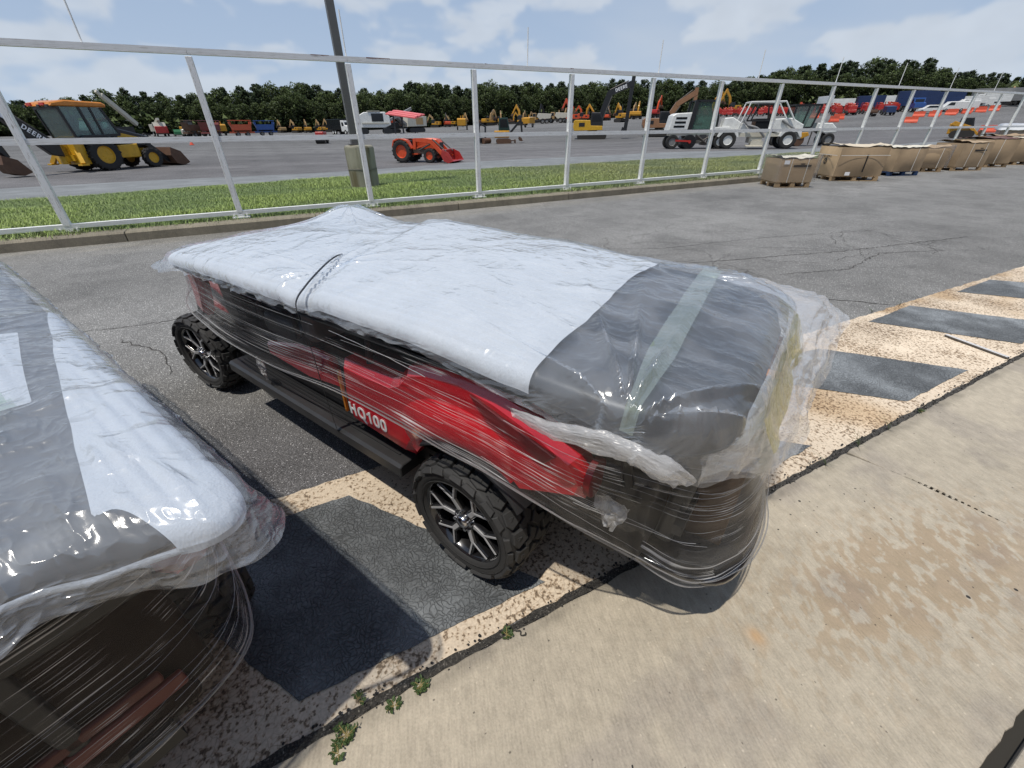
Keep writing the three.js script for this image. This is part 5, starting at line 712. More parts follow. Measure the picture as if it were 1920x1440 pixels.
const C = {
  foam: mat([1, 1, 1], 0.9, { map: foamT, bumpMap: foamB, bumpScale: 0.0015, transmission: 0.12 }),
  bag: mat([0.93, 0.96, 0.995], 1, { transmission: 1, transmissionMap: bagTr, thickness: 0, ior: 1.7, roughnessMap: bagRo, bumpMap: creaseB, bumpScale: 0.016 }),
  hem: mat([0.9, 0.9, 0.9], 1, { transmission: 0.72, thickness: 0, ior: 1.6, roughnessMap: rep(milkT, 3), bumpMap: creaseB, bumpScale: 0.01 }),
  wrap: mat([0.95, 0.955, 0.96], 1, { transmission: 1, transmissionMap: wrapTr, thickness: 0, ior: 1.45, specularIntensity: 0.5, roughnessMap: wrapRo, bumpMap: streakB, bumpScale: 0.003 }),
  wrapB: mat([0.9, 0.9, 0.9], 1, { transmission: 0.99, thickness: 0, ior: 1.42, specularIntensity: 0.3, roughnessMap: wrapRo, bumpMap: streakB, bumpScale: 0.0018 }),
  wrap2: mat([0.9, 0.9, 0.9], 1, { transmission: 1, transmissionMap: wrapTr2, thickness: 0, ior: 1.42, specularIntensity: 0.28, roughnessMap: wrapRo, bumpMap: streakB, bumpScale: 0.003 }),
  bag2: mat([0.88, 0.92, 0.97], 1, { transmission: 0.84, thickness: 0, ior: 1.7, roughnessMap: bagRo, bumpMap: creaseB, bumpScale: 0.03 }),
  mouth: mat([0.9, 0.9, 0.9], 1, { transmission: 0.8, thickness: 0, ior: 1.7, roughnessMap: bagRo, bumpMap: creaseB, bumpScale: 0.012 }),
  rope: mat([0.9, 0.9, 0.91], 0.25, { transmission: 0.6, thickness: 0, ior: 1.6, bumpMap: streakB, bumpScale: 0.01 }),
  strand: mat([0.85, 0.85, 0.86], 0.2, { transmission: 0.7, thickness: 0 }),
  tape: mat([0.70, 0.80, 0.62], 1, { transmission: 0.85, thickness: 0, ior: 1.8, roughnessMap: bagRo, bumpMap: rep(creaseB, 3), bumpScale: 0.006 }),
  tapeY: mat([0.78, 0.74, 0.46], 1, { transmission: 0.85, thickness: 0, ior: 1.8, roughnessMap: bagRo, bumpMap: rep(creaseB, 3), bumpScale: 0.006 }),
  red: mat([0.6, 0.008, 0.018], 0.22, { clearcoat: 1, clearcoatRoughness: 0.06 }), redd: mat([0.16, 0.006, 0.008], 0.4),
  black: mat([0.016, 0.016, 0.017], 0.5), plastic: paint([0.022, 0.023, 0.024], 0.6), roof: mat([0.02, 0.021, 0.022], 0.42, { bumpMap: foamB, bumpScale: 0.0006 }), seat: mat([0.02, 0.02, 0.02], 0.5), seat2: mat([0.15, 0.14, 0.125], 0.6),
  chrome: mat([0.6, 0.6, 0.62], 0.18, { metalness: 1 }), alu: mat([0.62, 0.62, 0.63], 0.4, { metalness: 0.55 }), gloss: mat([0.01, 0.01, 0.011], 0.18, { clearcoat: 1, clearcoatRoughness: 0.1 }),
  rubber: mat([0.03, 0.03, 0.03], 0.72, { bumpMap: foamB, bumpScale: 0.001 }), step: paint([0.03, 0.03, 0.031], 0.55), amber: mat([0.55, 0.2, 0.02], 0.3), strap: mat([0.008, 0.008, 0.009], 0.5), white: mat([0.85, 0.85, 0.85], 0.4), carton: mat([0.7, 0.6, 0.55], 0.85, { map: cardT }), deck: mat([0.02, 0.021, 0.023], 0.65, { bumpMap: foamB, bumpScale: 0.002 }),
};
const wheelParts = (() => {
  const R = 0.272, W = 0.27, N = 20, tyre = [new THREE.LatheGeometry([[0.186, -0.108], [0.195, -0.124], [0.225, -0.134], [0.25, -0.13], [0.26, -0.115], [0.262, 0], [0.26, 0.115], [0.25, 0.13], [0.225, 0.134], [0.195, 0.124], [0.186, 0.108]].map((p) => new THREE.Vector2(...p)), 64).rotateX(Math.PI / 2)];
  const lug = (pts, r0, h, z, a, lean = 0) => { // polygon in (tangent, axial) metres, standing proud of the carcass
    const s = new THREE.Shape(pts.map((p) => new THREE.Vector2(p[0], p[1]))); const g = new THREE.ExtrudeGeometry(s, { depth: h, bevelEnabled: true, bevelSize: 0.0025, bevelThickness: 0.003, bevelSegments: 1, bevelOffset: -0.002 });
    g.rotateX(Math.PI / 2).rotateX(Math.PI); // axial stays z, depth becomes +y
    if (lean) g.rotateX(lean); g.translate(0, r0, z); g.rotateZ(a); return g;
  };
  for (let i = 0; i < N; i++) for (const s of [-1, 1]) {
    const a = (i + (s > 0 ? 0.5 : 0)) / N * Math.PI * 2, d = Math.PI * 2 / N, f = (P) => P.map(([x, y]) => [x, y * s]);
    tyre.push(lug(f([[-0.032, 0.012], [0.002, 0.042], [0.030, 0.020], [0.036, -0.030], [0.010, -0.032], [0.002, 0.0]]), 0.258, 0.016, s * 0.034, a));
    tyre.push(lug(f([[-0.032, -0.018], [-0.020, 0.042], [0.026, 0.042], [0.036, -0.012], [0.010, -0.026]]), 0.2555, 0.016, s * 0.09, a + d * 0.35, s * 0.12));
    tyre.push(lug(f([[-0.03, -0.010], [-0.024, 0.012], [0.022, 0.012], [0.03, -0.012]]), 0.246, 0.009, s * 0.127, a + d * (0.3 + 0.18 * (i % 2)), s * 0.75));
    tyre.push(lug(f([[-0.008, -0.008], [0.0, 0.012], [0.01, -0.008]]), 0.27, 0.005, s * 0.088, a + d * 0.36, s * 0.12));
  }
  for (const s of [-1, 1]) for (const q of [0.205, 0.232]) tyre.push(new THREE.TorusGeometry(q, 0.0018, 5, 60).translate(0, 0, s * 0.1325));
  const rim = [new THREE.LatheGeometry([[0.001, 0.0], [0.11, 0.0], [0.152, -0.07], [0.165, -0.1], [0.176, -0.105], [0.166, -0.02], [0.17, 0.06], [0.182, 0.1], [0.19, 0.118], [0.195, 0.114]].map((p) => new THREE.Vector2(...p)), 48).rotateX(Math.PI / 2), cyl(0.055, 0.07, 0, 0, 0.06, 'z', 24)];
  const spokes = [], back = []; 
  for (let i = 0; i < 6; i++) { const a = i / 6 * Math.PI * 2 + 0.2, at = (r, q, z) => [Math.cos(a + q) * r, Math.sin(a + q) * r, z]; const seg = (p, q, w, h) => beam(p, q, h, w);
    const gx = (p, q, w, t) => { const A = new THREE.Vector3(...p), B = new THREE.Vector3(...q), X = B.clone().sub(A), L = X.length(); X.normalize(); const Z = new THREE.Vector3(0, 0, 1).addScaledVector(X, -X.z).normalize(), Y = Z.clone().cross(X); const g = new RoundedBoxGeometry(L, w, t, 1, Math.min(w, t) * 0.2); g.applyMatrix4(M4().makeBasis(X, Y, Z).setPosition(A.add(B).multiplyScalar(0.5))); return g; };
    spokes.push([gx(at(0.05, 0, 0.1), at(0.105, 0, 0.107), 0.018, 0.004), gx(at(0.103, 0, 0.107), at(0.18, 0.29, 0.112), 0.008, 0.004), gx(at(0.103, 0, 0.107), at(0.18, -0.29, 0.112), 0.008, 0.004)]);
    back.push(gx(at(0.045, 0, 0.088), at(0.115, 0, 0.095), 0.036, 0.02), gx(at(0.108, 0, 0.093), at(0.182, 0.29, 0.098), 0.022, 0.02), gx(at(0.108, 0, 0.093), at(0.182, -0.29, 0.098), 0.022, 0.02)); }
  const cap = [new THREE.LatheGeometry([[0.001, 0.125], [0.02, 0.123], [0.027, 0.112], [0.029, 0.095]].map((p) => new THREE.Vector2(...p)), 24).rotateX(Math.PI / 2)]; 
  const nuts = []; for (let i = 0; i < 4; i++) { const a = i * Math.PI / 2 + 0.5; nuts.push(cyl(0.009, 0.025, Math.cos(a) * 0.042, Math.sin(a) * 0.042, 0.1, 'z', 6)); }
  return { tyre: joined(tyre), rim: joined([...rim, ...back]), spokes: spokes.map((s) => joined(s)), cap: joined(cap), nuts: joined(nuts) };
})();
function cartWheel(t, x, z, turn, spin) {
  const g = new THREE.Group(); g.name = 'wheel'; g.position.set(x, 0.281, z); g.rotation.y = turn + (z < 0 ? Math.PI : 0); g.rotation.order = 'YXZ'; g.rotation.z = spin; t.add(g);
  part('tyre', wheelParts.tyre, C.rubber, g); part('rim', wheelParts.rim, C.gloss, g); for (const s of wheelParts.spokes) part('spoke', s, C.alu, g); part('hub_cap', wheelParts.cap, C.chrome, g); part('wheel_nut', wheelParts.nuts, C.chrome, g);
}
function arch(cx, cy, r, a0, a1, n = 10) { const o = []; for (let i = 0; i <= n; i++) { const a = lerp(a0, a1, i / n); o.push([cx + Math.cos(a) * r, cy + Math.sin(a) * r]); } return o; }
const THETA = 114.591 * Math.PI / 180, ORG = new THREE.Vector3(0.9, 0, -1.32), UX = new THREE.Vector3(Math.cos(THETA), 0, -Math.sin(THETA)), UN = new THREE.Vector3(Math.sin(THETA), 0, Math.cos(THETA));
const at2 = (p, a, b) => p.clone().addScaledVector(UX, a).addScaledVector(UN, b).toArray();
const ORG2 = ORG.clone().addScaledVector(UX, 0.71).addScaledVector(UN, -1.85);

const cart = thing('golf_cart', 'red golf cart with its roof laid on top, wrapped in clear film in the middle', 'golf cart', ORG.toArray(), THETA);
{
  const t = cart;
  for (const [x, turn, spin] of [[0, 0, 0.3], [2.466, 0.16, 1.1]]) for (const s of [-1, 1]) cartWheel(t, x, s * 0.495, turn, spin * s);
  part('frame', [box(3.2, 0.08, 0.09, 1.0, 0.32, -0.28), box(3.2, 0.08, 0.09, 1.0, 0.32, 0.28), cyl(0.045, 0.95, 0, 0.281, 0, 'z'), cyl(0.035, 0.95, 2.466, 0.281, 0, 'z'), box(1.8, 0.05, 0.96, 1.2, 0.37, 0), box(0.9, 0.3, 0.7, -0.1, 0.45, 0), box(0.9, 0.05, 0.7, 2.3, 0.45, 0)], C.black, t);
  for (const s of [-1, 1]) { const st = part('side_step', [prof([[-0.09, 0], [-0.09, 0.035], [-0.06, 0.06], [0.06, 0.06], [0.075, 0.05], [0.075, 0]], 1.62, 0, 0.004).rotateY(Math.PI / 2).translate(1.16, 0.315, s * 0.53)], C.step, t); part('bracket', [0.5, 1.15, 1.8].flatMap((x) => [box(0.05, 0.035, 0.3, x, 0.3, s * 0.4)]), C.black, st); part('tread_strip', [0, 1, 2, 3].map((i) => box(1.5, 0.004, 0.008, 1.16, 0.378, s * 0.49 + i * s * 0.02)), C.black, st); }
  for (const s of [-1, 1]) {
    const A = arch(0.0, 0.30, 0.345, 0.42, 2.35, 14);
    const p = part('rear_quarter_panel', [prof([[0.72, 0.44], [0.735, 0.6], [0.70, 0.765], [0.55, 0.765], [0.38, 0.775], [0.33, 0.80], [0.27, 0.865], [0.17, 0.90], [0.0, 0.925], [-0.15, 0.905], [-0.30, 0.86], [-0.44, 0.80], [-0.49, 0.72], [-0.47, 0.65], [-0.36, 0.60], ...A.slice().reverse(), [0.315, 0.42]], 0.11, s * 0.51, 0.03)], C.red, t);
    // the swelling over the wheel
    part('fender_swell', [sheet(40, 16, (a, b) => { const an = lerp(0.55, 2.15, a), r = lerp(0.335, 0.56, b), x = Math.cos(an) * r * 1.02, y = 0.30 + Math.sin(an) * r * 0.98; return [x - 0.02, y, s * (0.562 + 0.05 * Math.sin(Math.PI * Math.pow(b, 0.7)) * Math.sin(Math.PI * clamp(a * 1.0)) - 0.02 * b)]; })], C.red, p);
    part('wheel_arch_trim', [sheet(40, 6, (a, b) => { const an = lerp(0.95, 2.5, a), r = lerp(0.315, 0.352, b); return [Math.cos(an) * r, 0.30 + Math.sin(an) * r, s * (0.52 + 0.085 * Math.sin(Math.PI * b * 0.9 + 0.2))]; })], C.black, p);
    part('side_vent', [prof([[-0.20, 0.845], [-0.06, 0.885], [-0.12, 0.82], [-0.34, 0.745], [-0.38, 0.79]], 0.012, s * 0.57, 0.003)], C.redd, p);
    part('tail_light', [cyl(0.055, 0.02, 0, 0, 0, 'x').scale(1, 1.2, 1).translate(-0.485, 0.735, s * 0.52)], C.redd, p);
    part('reflector', [box(0.012, 0.22, 0.012, 0.728, 0.60, s * 0.567, 0, 0, 0.06)], C.amber, p);
    const L = letters('HQ100', 0.062, 0.002); if (s < 0) L.rotateY(Math.PI); L.translate(0.575, 0.515, s * 0.5665); part('model_lettering', [L], C.white, p);
    part('front_side_panel', [prof([[1.62, 0.48], [1.62, 0.56], [1.2, 0.66], [0.95, 0.66], [0.92, 0.5], [1.2, 0.46]], 0.05, s * 0.46, 0.015)], C.red, t);
    part('cowl_pillar', [prof([[2.13, 1.0], [2.21, 0.98], [2.30, 0.66], [2.22, 0.6], [2.12, 0.8]], 0.07, s * 0.52, 0.02)], C.red, t);
    part('front_fender', [prof([...arch(2.466, 0.30, 0.36, 0.3, 2.6, 12), ...arch(2.466, 0.30, 0.41, 2.6, 0.3, 12)], 0.16, s * 0.34, 0.01)], C.black, t);
  }
  part('front_cowl', [prof([[2.2, 0.5], [2.15, 0.96], [2.3, 0.95], [2.62, 0.84], [2.74, 0.7], [2.72, 0.55], [2.5, 0.5]], 0.8, 0, 0.05)], C.red, t);
  part('dashboard', [prof([[1.95, 0.6], [1.95, 0.92], [2.15, 0.98], [2.15, 0.55]], 0.9, 0, 0.03)], C.black, t);
  part('steering_wheel', [new THREE.TorusGeometry(0.15, 0.016, 8, 28).rotateY(Math.PI / 2).rotateZ(-0.5).translate(1.78, 0.86, -0.25), rod([1.78, 0.86, -0.25], [2.0, 0.75, -0.25], 0.02)], C.black, t);
  part('floor', [box(2.5, 0.03, 0.98, 1.0, 0.42, 0)], C.black, t);
  for (const [x, f] of [[1.35, 1], [0.42, 1], [-0.42, -1]]) {
    const s = part('seat', [rbox(0.46, 0.13, 0.96, 0.045, x, 0.70, 0), rbox(0.42, 0.22, 0.9, 0.03, x, 0.53, 0)], C.seat, t);
    part('backrest', [rbox(0.11, 0.34, 0.46, 0.045, x - f * 0.26, 0.86, -0.25, 0, 0, f * 0.15), rbox(0.11, 0.34, 0.46, 0.045, x - f * 0.26, 0.86, 0.25, 0, 0, f * 0.15)], f > 0 ? C.seat2 : C.seat, s);
    part('armrest', [-1, 1].map((q) => pipe([[x - f * 0.2, 0.72, q * 0.5], [x - f * 0.18, 0.9, q * 0.5], [x + f * 0.1, 0.92, q * 0.5], [x + f * 0.16, 0.74, q * 0.5]], 0.016)), C.black, s);
  }
  const deck = part('foot_deck', [(() => { const s = new THREE.Shape([[-0.3, 0.36], [-0.74, 0.36], [-0.86, 0.31], [-0.915, 0.2], [-0.915, -0.2], [-0.86, -0.31], [-0.74, -0.36], [-0.3, -0.36]].map((p) => new THREE.Vector2(p[0], p[1]))); const g = new THREE.ExtrudeGeometry(s, { depth: 0.065, bevelEnabled: true, bevelSize: 0.01, bevelThickness: 0.01, bevelSegments: 2, bevelOffset: -0.01 }); g.rotateX(-Math.PI / 2); g.translate(0, 0.295, 0); return g; })()], C.deck, t);
  part('deck_rim', [pipe([[-0.3, 0.318, -0.362], [-0.72, 0.318, -0.362], [-0.865, 0.318, -0.31], [-0.918, 0.318, -0.18], [-0.918, 0.318, 0.18], [-0.865, 0.318, 0.31], [-0.72, 0.318, 0.362], [-0.3, 0.318, 0.362]], 0.016, 60)], C.gloss, deck);
  part('deck_bolt', [cyl(0.012, 0.01, -0.78, 0.378, -0.2), cyl(0.012, 0.01, -0.78, 0.378, 0.2)], mat([0.5, 0.36, 0.1], 0.3, { metalness: 1 }), deck);
  part('grab_bar', [pipe([[-0.5, 0.37, -0.33], [-0.62, 0.6, -0.34], [-0.6, 0.9, -0.34], [-0.4, 0.95, -0.34]], 0.018), pipe([[-0.5, 0.37, 0.33], [-0.62, 0.6, 0.34], [-0.6, 0.9, 0.34], [-0.4, 0.95, 0.34]], 0.018), rod([-0.6, 0.88, -0.34], [-0.6, 0.88, 0.34], 0.016)], C.black, t);
  part('rear_body', [rbox(0.36, 0.34, 0.92, 0.03, -0.46, 0.55, 0), rbox(0.12, 0.56, 0.06, 0.01, -0.5, 0.66, -0.43), rbox(0.12, 0.56, 0.06, 0.01, -0.5, 0.66, 0.43)], C.black, t);
  part('folded_rest', [rbox(0.06, 0.5, 0.7, 0.02, -0.7, 0.66, 0, 0, 0, 0.1), box(0.03, 0.04, 0.8, -0.75, 0.84, 0), box(0.03, 0.04, 0.8, -0.72, 0.55, 0)], C.plastic, t);
}
{ const b = thing('carton', 'brown carton packed behind the rear seat of the middle golf cart', 'carton', at2(ORG, -0.66, 0.14).map((v, i) => i === 1 ? 0.375 : v), THETA); part('carton_body', [rbox(0.36, 0.5, 0.72, 0.006, 0, 0.25, 0)], mat([0.2, 0.13, 0.09], 0.85, { map: cardT }), b); part('carton_tape', [box(0.365, 0.004, 0.05, 0, 0.502, 0)], C.tan || C.amber, b); }
const cart2 = cart.clone(); cart2.name = numbered('golf_cart'); cart2.position.copy(ORG2); cart2.userData = { label: 'dark film wrapped golf cart cut off by the left edge of the picture', category: 'golf cart' }; scene.add(cart2);
{ const b = thing('carton', 'dark brown carton behind the film at the rear of the left golf cart', 'carton', at2(ORG2, -0.40, -0.12).map((v, i) => i === 1 ? 0.36 : v), THETA); part('carton_body', [rbox(0.16, 0.5, 0.72, 0.006, 0, 0.25, 0)], mat([0.12, 0.08, 0.06], 0.85, { map: cardT }), b); part('carton_flap', [box(0.005, 0.22, 0.3, -0.1, 0.3, 0.1, 0.5, 0, -0.2)], C.carton, b); }
for (const c of [...cart2.children]) if (['foot_deck', 'grab_bar', 'folded_rest', 'rear_body'].includes(c.name)) cart2.remove(c);
cart2.remove(cart2.children.filter((c) => c.name === 'seat')[2]);
part('rear_cover', [rbox(0.05, 0.56, 0.9, 0.02, -0.535, 0.66, 0), rbox(0.05, 0.09, 0.8, 0.02, -0.56, 0.39, 0)], mat([0.012, 0.005, 0.003], 0.7, { specularIntensity: 0.4 }), cart2); part('frame_bar', [rbox(0.03, 0.05, 0.86, 0.01, -0.565, 0.78, 0), rbox(0.03, 0.3, 0.04, 0.01, -0.567, 0.62, 0.2), rbox(0.03, 0.3, 0.04, 0.01, -0.567, 0.62, -0.2)], C.black, cart2); part('fold_panel', [sheet(10, 10, (a, b) => [-0.565 - 0.012 * a, 0.5 + 0.3 * b, -0.12 + 0.2 * a * (1 - 0.75 * b)])], mat([0.2, 0.17, 0.12], 0.6), cart2); part('red_edge', [rbox(0.02, 0.035, 0.62, 0.008, -0.572, 0.50, 0.05)], mat([0.10, 0.016, 0.009], 0.5), cart2); part('brown_panel', [box(0.004, 0.24, 0.4, -0.563, 0.64, -0.22)], mat([0.11, 0.035, 0.016], 0.7), cart2); part('rear_lamp', [rbox(0.02, 0.05, 0.22, 0.008, -0.575, 0.45, 0.28), rbox(0.02, 0.05, 0.22, 0.008, -0.575, 0.45, -0.28)], mat([0.14, 0.02, 0.012], 0.5), cart2);

// roof panel, foam sheet, plastic bag: laid on the cart and wrapped together
const topA = (x, z) => dome(x, z) + 0.085 * gauss(x, z, 1.93, 0.46, 0.2, 0.2) + 0.03 * gauss(x, z, 1.0, 0.42, 0.3, 0.2) + 0.02 * gauss(x, z, 1.5, -0.1, 0.4, 0.3) - 0.007 * Math.exp(-Math.pow((x - (1.05 + 0.5 * (z + 0.25))) / 0.045, 2)) + 0.022 * ss(0.02, 0.10, (1.02 + 0.4 * z) - x) * ss(-0.2, 0.2, x);
const topB = (x, z) => dome(x, z) + 0.02 * fbm(x * 3, z * 4, 601, 3) - 0.01;
function roofPanel(pos, label, turn = THETA) {
  const t = thing('roof_panel', label, 'roof panel', pos, turn);
  part('panel', [sheet(120, 70, (a, b) => { const [x, z, m] = plan(a * 2 - 1, b * 2 - 1); const X = CX + x * m, Z = z * m; return [X, dome(X, Z) - 0.05 * rimRoll(m, 0.93) - 0.05 * rimRoll(m, 0.9) * ss(-0.3, -0.7, X), Z]; }), sheet(60, 30, (a, b) => { const [x, z, m] = plan(a * 2 - 1, b * 2 - 1); return [CX + x * m, 0.955 - 0.02 * (1 - m) - 0.035 * ss(-0.3, -0.7, CX + x * m), z * m]; })], C.roof, t);
  part('panel_groove', [-0.3, 0.3].map((z) => sheet(60, 1, (a, b) => { const X = -0.7 + 2.6 * a, Z = z + (b - 0.5) * 0.014; return [X, dome(X, Z) + 0.0015, Z]; })), C.black, t);
  return t;
}
const roof1 = roofPanel(at2(ORG, 0, 0.035), 'black roof panel packed under white foam on the middle golf cart', THETA + 0.027);
REAR = 0.12; const roof2 = roofPanel(at2(ORG2, 0.1, 0), 'black roof panel packed under film on the golf cart at the left edge');
const earOf = (x, z) => 0.13 * ss(0.3, 0.6, z) * ss(-0.35, -0.78, x);
function foam(pos, label, top, f, seed, edge, turn = THETA, ear = 0) {
  const t = thing('foam_sheet', label, 'foam sheet', pos, turn);
  let g = sheet(420, 240, (a, b) => {
    const k = 1.05, [x, z, m0] = plan((a * 2 - 1) * k, (b * 2 - 1) * k, CL + 0.008, CW + 0.008), m = Math.min(1, m0), over = Math.max(0, m0 - 1);
    const X = CX + x * m, Z = z * m, rib = 0.009 * Math.abs(Math.cos(0.5 * (Z + 0.05 * X * 0.5 + 0.02 * vn(X * 2, Z * 3, seed)) / 0.034 * 6.283));
    const w = 0.014 * (fbm(X * 3.2, Z * 4.5, seed + 1, 4) - 0.5);
    return [X - ear * earOf(X, Z), top(X, Z) + 0.012 + (rib * (f ? ss(0, 0.06, f(X, Z)) : 1) + w) * (1 - ss(0.9, 1, m)) - 0.038 * rimRoll(m, 0.93) - over * 0.3 + 0.004 * vn(a * 60, b * 60, seed + 5) * ss(0.95, 1, m), Z + 0.0];
  }, (a, b, q) => [q[0] / 0.5, q[2] / 0.5]);
  if (f) g = clipGeo(g, f); g = put(g, 0, 0, 0); part('foam', g, C.foam, t);
  if (edge) part('rolled_edge', edge.map((e) => pipe(e, 0.006, 60, 8)), C.foam, t);
  return t;
}
const cutA = (x, z) => x - (-0.285 + 0.06 * (z + 0.6) + 0.008 * Math.sin(z * 9) + 0.006 * vn(z * 14, 1, 611));
REAR = 0.27; const foam1 = foam(at2(ORG, 0, 0.035), 'white ribbed foam sheet over the roof panel of the middle golf cart', topA, cutA, 621, null, THETA + 0.027);
const cutB = (x, z) => Math.min(x + 0.735 + 0.4 * ss(0.46, 0.56, z) + 0.02 * Math.sin(z * 31), Math.max(z - (0.445 + 0.13 * (x + 0.68) + 0.004 * vn(x * 12, 2, 613)), Math.min(x + 0.22 + 0.03 * vn(z * 16, 3, 615), 0.36 - x, 0.475 + 0.1 * x - z)));
const rimB = []; for (let i = 0; i <= 16; i++) { const z = 0.54 - 1.1 * i / 16; rimB.push([-0.795 - earOf(-0.79, z) * 0.95 - 0.008 * Math.sin(i * 1.3), 0.975 + 0.007 * Math.sin(i * 2.1), z]); }
REAR = 0.09; const foam2 = foam(at2(ORG2, 0.1, 0), 'white ribbed foam strips over the roof panel of the golf cart at the left edge', topB, cutB, 631, [rimB], THETA, 1);
// the bag: one crumpled sheet with a hanging skirt
function bag(pos, label, top, seed, o) {
  const t = thing('plastic_bag', label, 'plastic bag', pos, o.turn || THETA), K = 1.1;
  const g = sheet(460, 260, (a, b) => {
    let s = (a * 2 - 1) * K, q = (b * 2 - 1) * K;
    const [x, z, m0, ox, oz] = plan(s, q, CL + 0.02, CW + 0.02), m = Math.min(1, m0), over = Math.max(0, m0 - 1) / (K - 1);
    const X = CX + x * m, Z = z * m;
    const cr = (0.011 + 0.027 * ss(0.1, -0.4, X)) * Math.pow(ridge(X * 2.6 + 0.5 * vn(X * 2, Z * 2, seed), Z * 3.2, seed + 3, 4), 2.2) + (0.004 + 0.004 * ss(0, -0.4, X)) * ridge(X * 9, Z * 10, seed + 9, 3);
    let y = top(X, Z) + 0.022 + cr * (1 - 0.5 * ss(0.9, 1, m)) - 0.034 * rimRoll(m, 0.93);
    let px = X, pz = Z;
    for (const [gx, gz, R, n, h] of o.gather || []) { const dx = X - gx, dz = Z - gz, d = Math.hypot(dx, dz), an = Math.atan2(dz, dx); y += h * Math.pow(1 - Math.abs(Math.sin(an * n * 0.5 + 1.1 * Math.sin(an * 5))), 2.2) * Math.exp(-d / R) * ss(0, 0.1, d); }
    if (over > 0) {
      const per = Math.atan2(Z, (X - CX) * 0.45), w = fbm(X * 7 + seed, Z * 9, seed + 13, 3), w2 = vn(X * 16, Z * 18, seed + 15), fl = o.flare(X, Z, ox, oz);
      const out = over * (fl[0] * (0.45 + 1.1 * w) + 0.03 * (w2 - 0.5)) ; px += ox * out; pz += oz * out;
      y -= over * fl[1] * (0.75 + 0.5 * w) - 0.02 * over * (vn(X * 24, Z * 24, seed + 17) - 0.5);
      px += 0.012 * over * (vn(Z * 30, over * 6, seed + 19) - 0.5); pz += 0.012 * over * (vn(X * 30, over * 6, seed + 21) - 0.5);
    }
    return [px - (o.ear || 0) * earOf(X, Z), y, pz];
  }, (a, b) => [a * 4.2, b * 2.1]);
  part('film', g, o.m || C.bag, t); return t;
}
REAR = 0.27; const bag1 = bag(at2(ORG, 0, 0.035), 'clear plastic bag with taped end pulled over the packed roof of the middle golf cart', topA, 641, { turn: THETA + 0.027,
  gather: [[-0.56, -0.66, 0.5, 15, 0.05], [-0.5, 0.64, 0.25, 13, 0.02], [0.9, -0.45, 0.3, 9, 0.02], [1.9, 0.45, 0.35, 12, 0.02]],
  flare: (X, Z, ox, oz) => { const rear = ss(-0.55, -0.75, X), f = ss(1.9, 2.05, X); return [lerp(0.015, 0.05 * (0.7 + 0.9 * ss(0.1, 0.6, Z)) * (1 - 0.55 * ss(-0.2, -0.6, Z)), rear) + 0.05 * f, lerp(0.04, 0.10, rear) + 0.03 * ss(-0.1, -0.4, X)]; },
});
{
  const y = (x, z) => topA(x, z) + 0.024 + 0.01 * fbm(x * 9, z * 9, 651, 3);
  part('tape', [sheet(90, 8, (a, b) => { const z = lerp(0.6, -0.645, a), x = -0.46 - 0.10 * a + (b - 0.5) * 0.075 * (1 - 0.55 * ss(0.75, 1, a)); const e = ss(0.93, 1.0, Math.abs(z) / 0.645); return [x, y(x, z) - 0.06 * e * e + 0.003 * vn(a * 40, b * 4, 653), z]; }, (a, b) => [a * 2, b * 0.15])], C.tape, bag1);
  part('end_tape', [sheet(60, 6, (a, b) => { const z = lerp(0.58, -0.42, a), e = 0.10 * ss(0.3, 0.6, Math.abs(z)) * ss(0.3, 0.6, Math.abs(z)); return [-0.815 + e - 0.045 * b - 0.02 * fbm(a * 8, 3, 657, 2), 0.985 - 0.09 * b + 0.02 * fbm(a * 12, b * 2, 655, 3), z]; }, (a, b) => [a * 2, b * 0.2])], C.tapeY, bag1);
  // bunched film along the near hem, twisted tight where the tape gathers it
  const hm = (pts, r) => { const c = new THREE.CatmullRomCurve3(pts.map((p) => new THREE.Vector3(...p))); return sheet(90, 14, (a, b) => { const p = c.getPoint(a), th = b * 6.283, rr = r * (0.55 + 0.9 * Math.sin(Math.PI * a)) * (0.6 + 0.8 * fbm(a * 12, b * 5, 661, 3)); return [p.x + 0.01 * Math.cos(th + a * 9), p.y + Math.sin(th) * rr, p.z + Math.cos(th) * rr * 0.55]; }); };
  part('gathered_hem', [hm([[-0.24, 0.925, -0.655], [-0.40, 0.935, -0.672], [-0.55, 0.955, -0.665], [-0.66, 0.925, -0.64], [-0.72, 0.88, -0.6]], 0.024), hm([[-0.54, 0.955, -0.67], [-0.62, 0.93, -0.66], [-0.68, 0.885, -0.62], [-0.70, 0.85, -0.58]], 0.016)], C.hem, bag1);
}
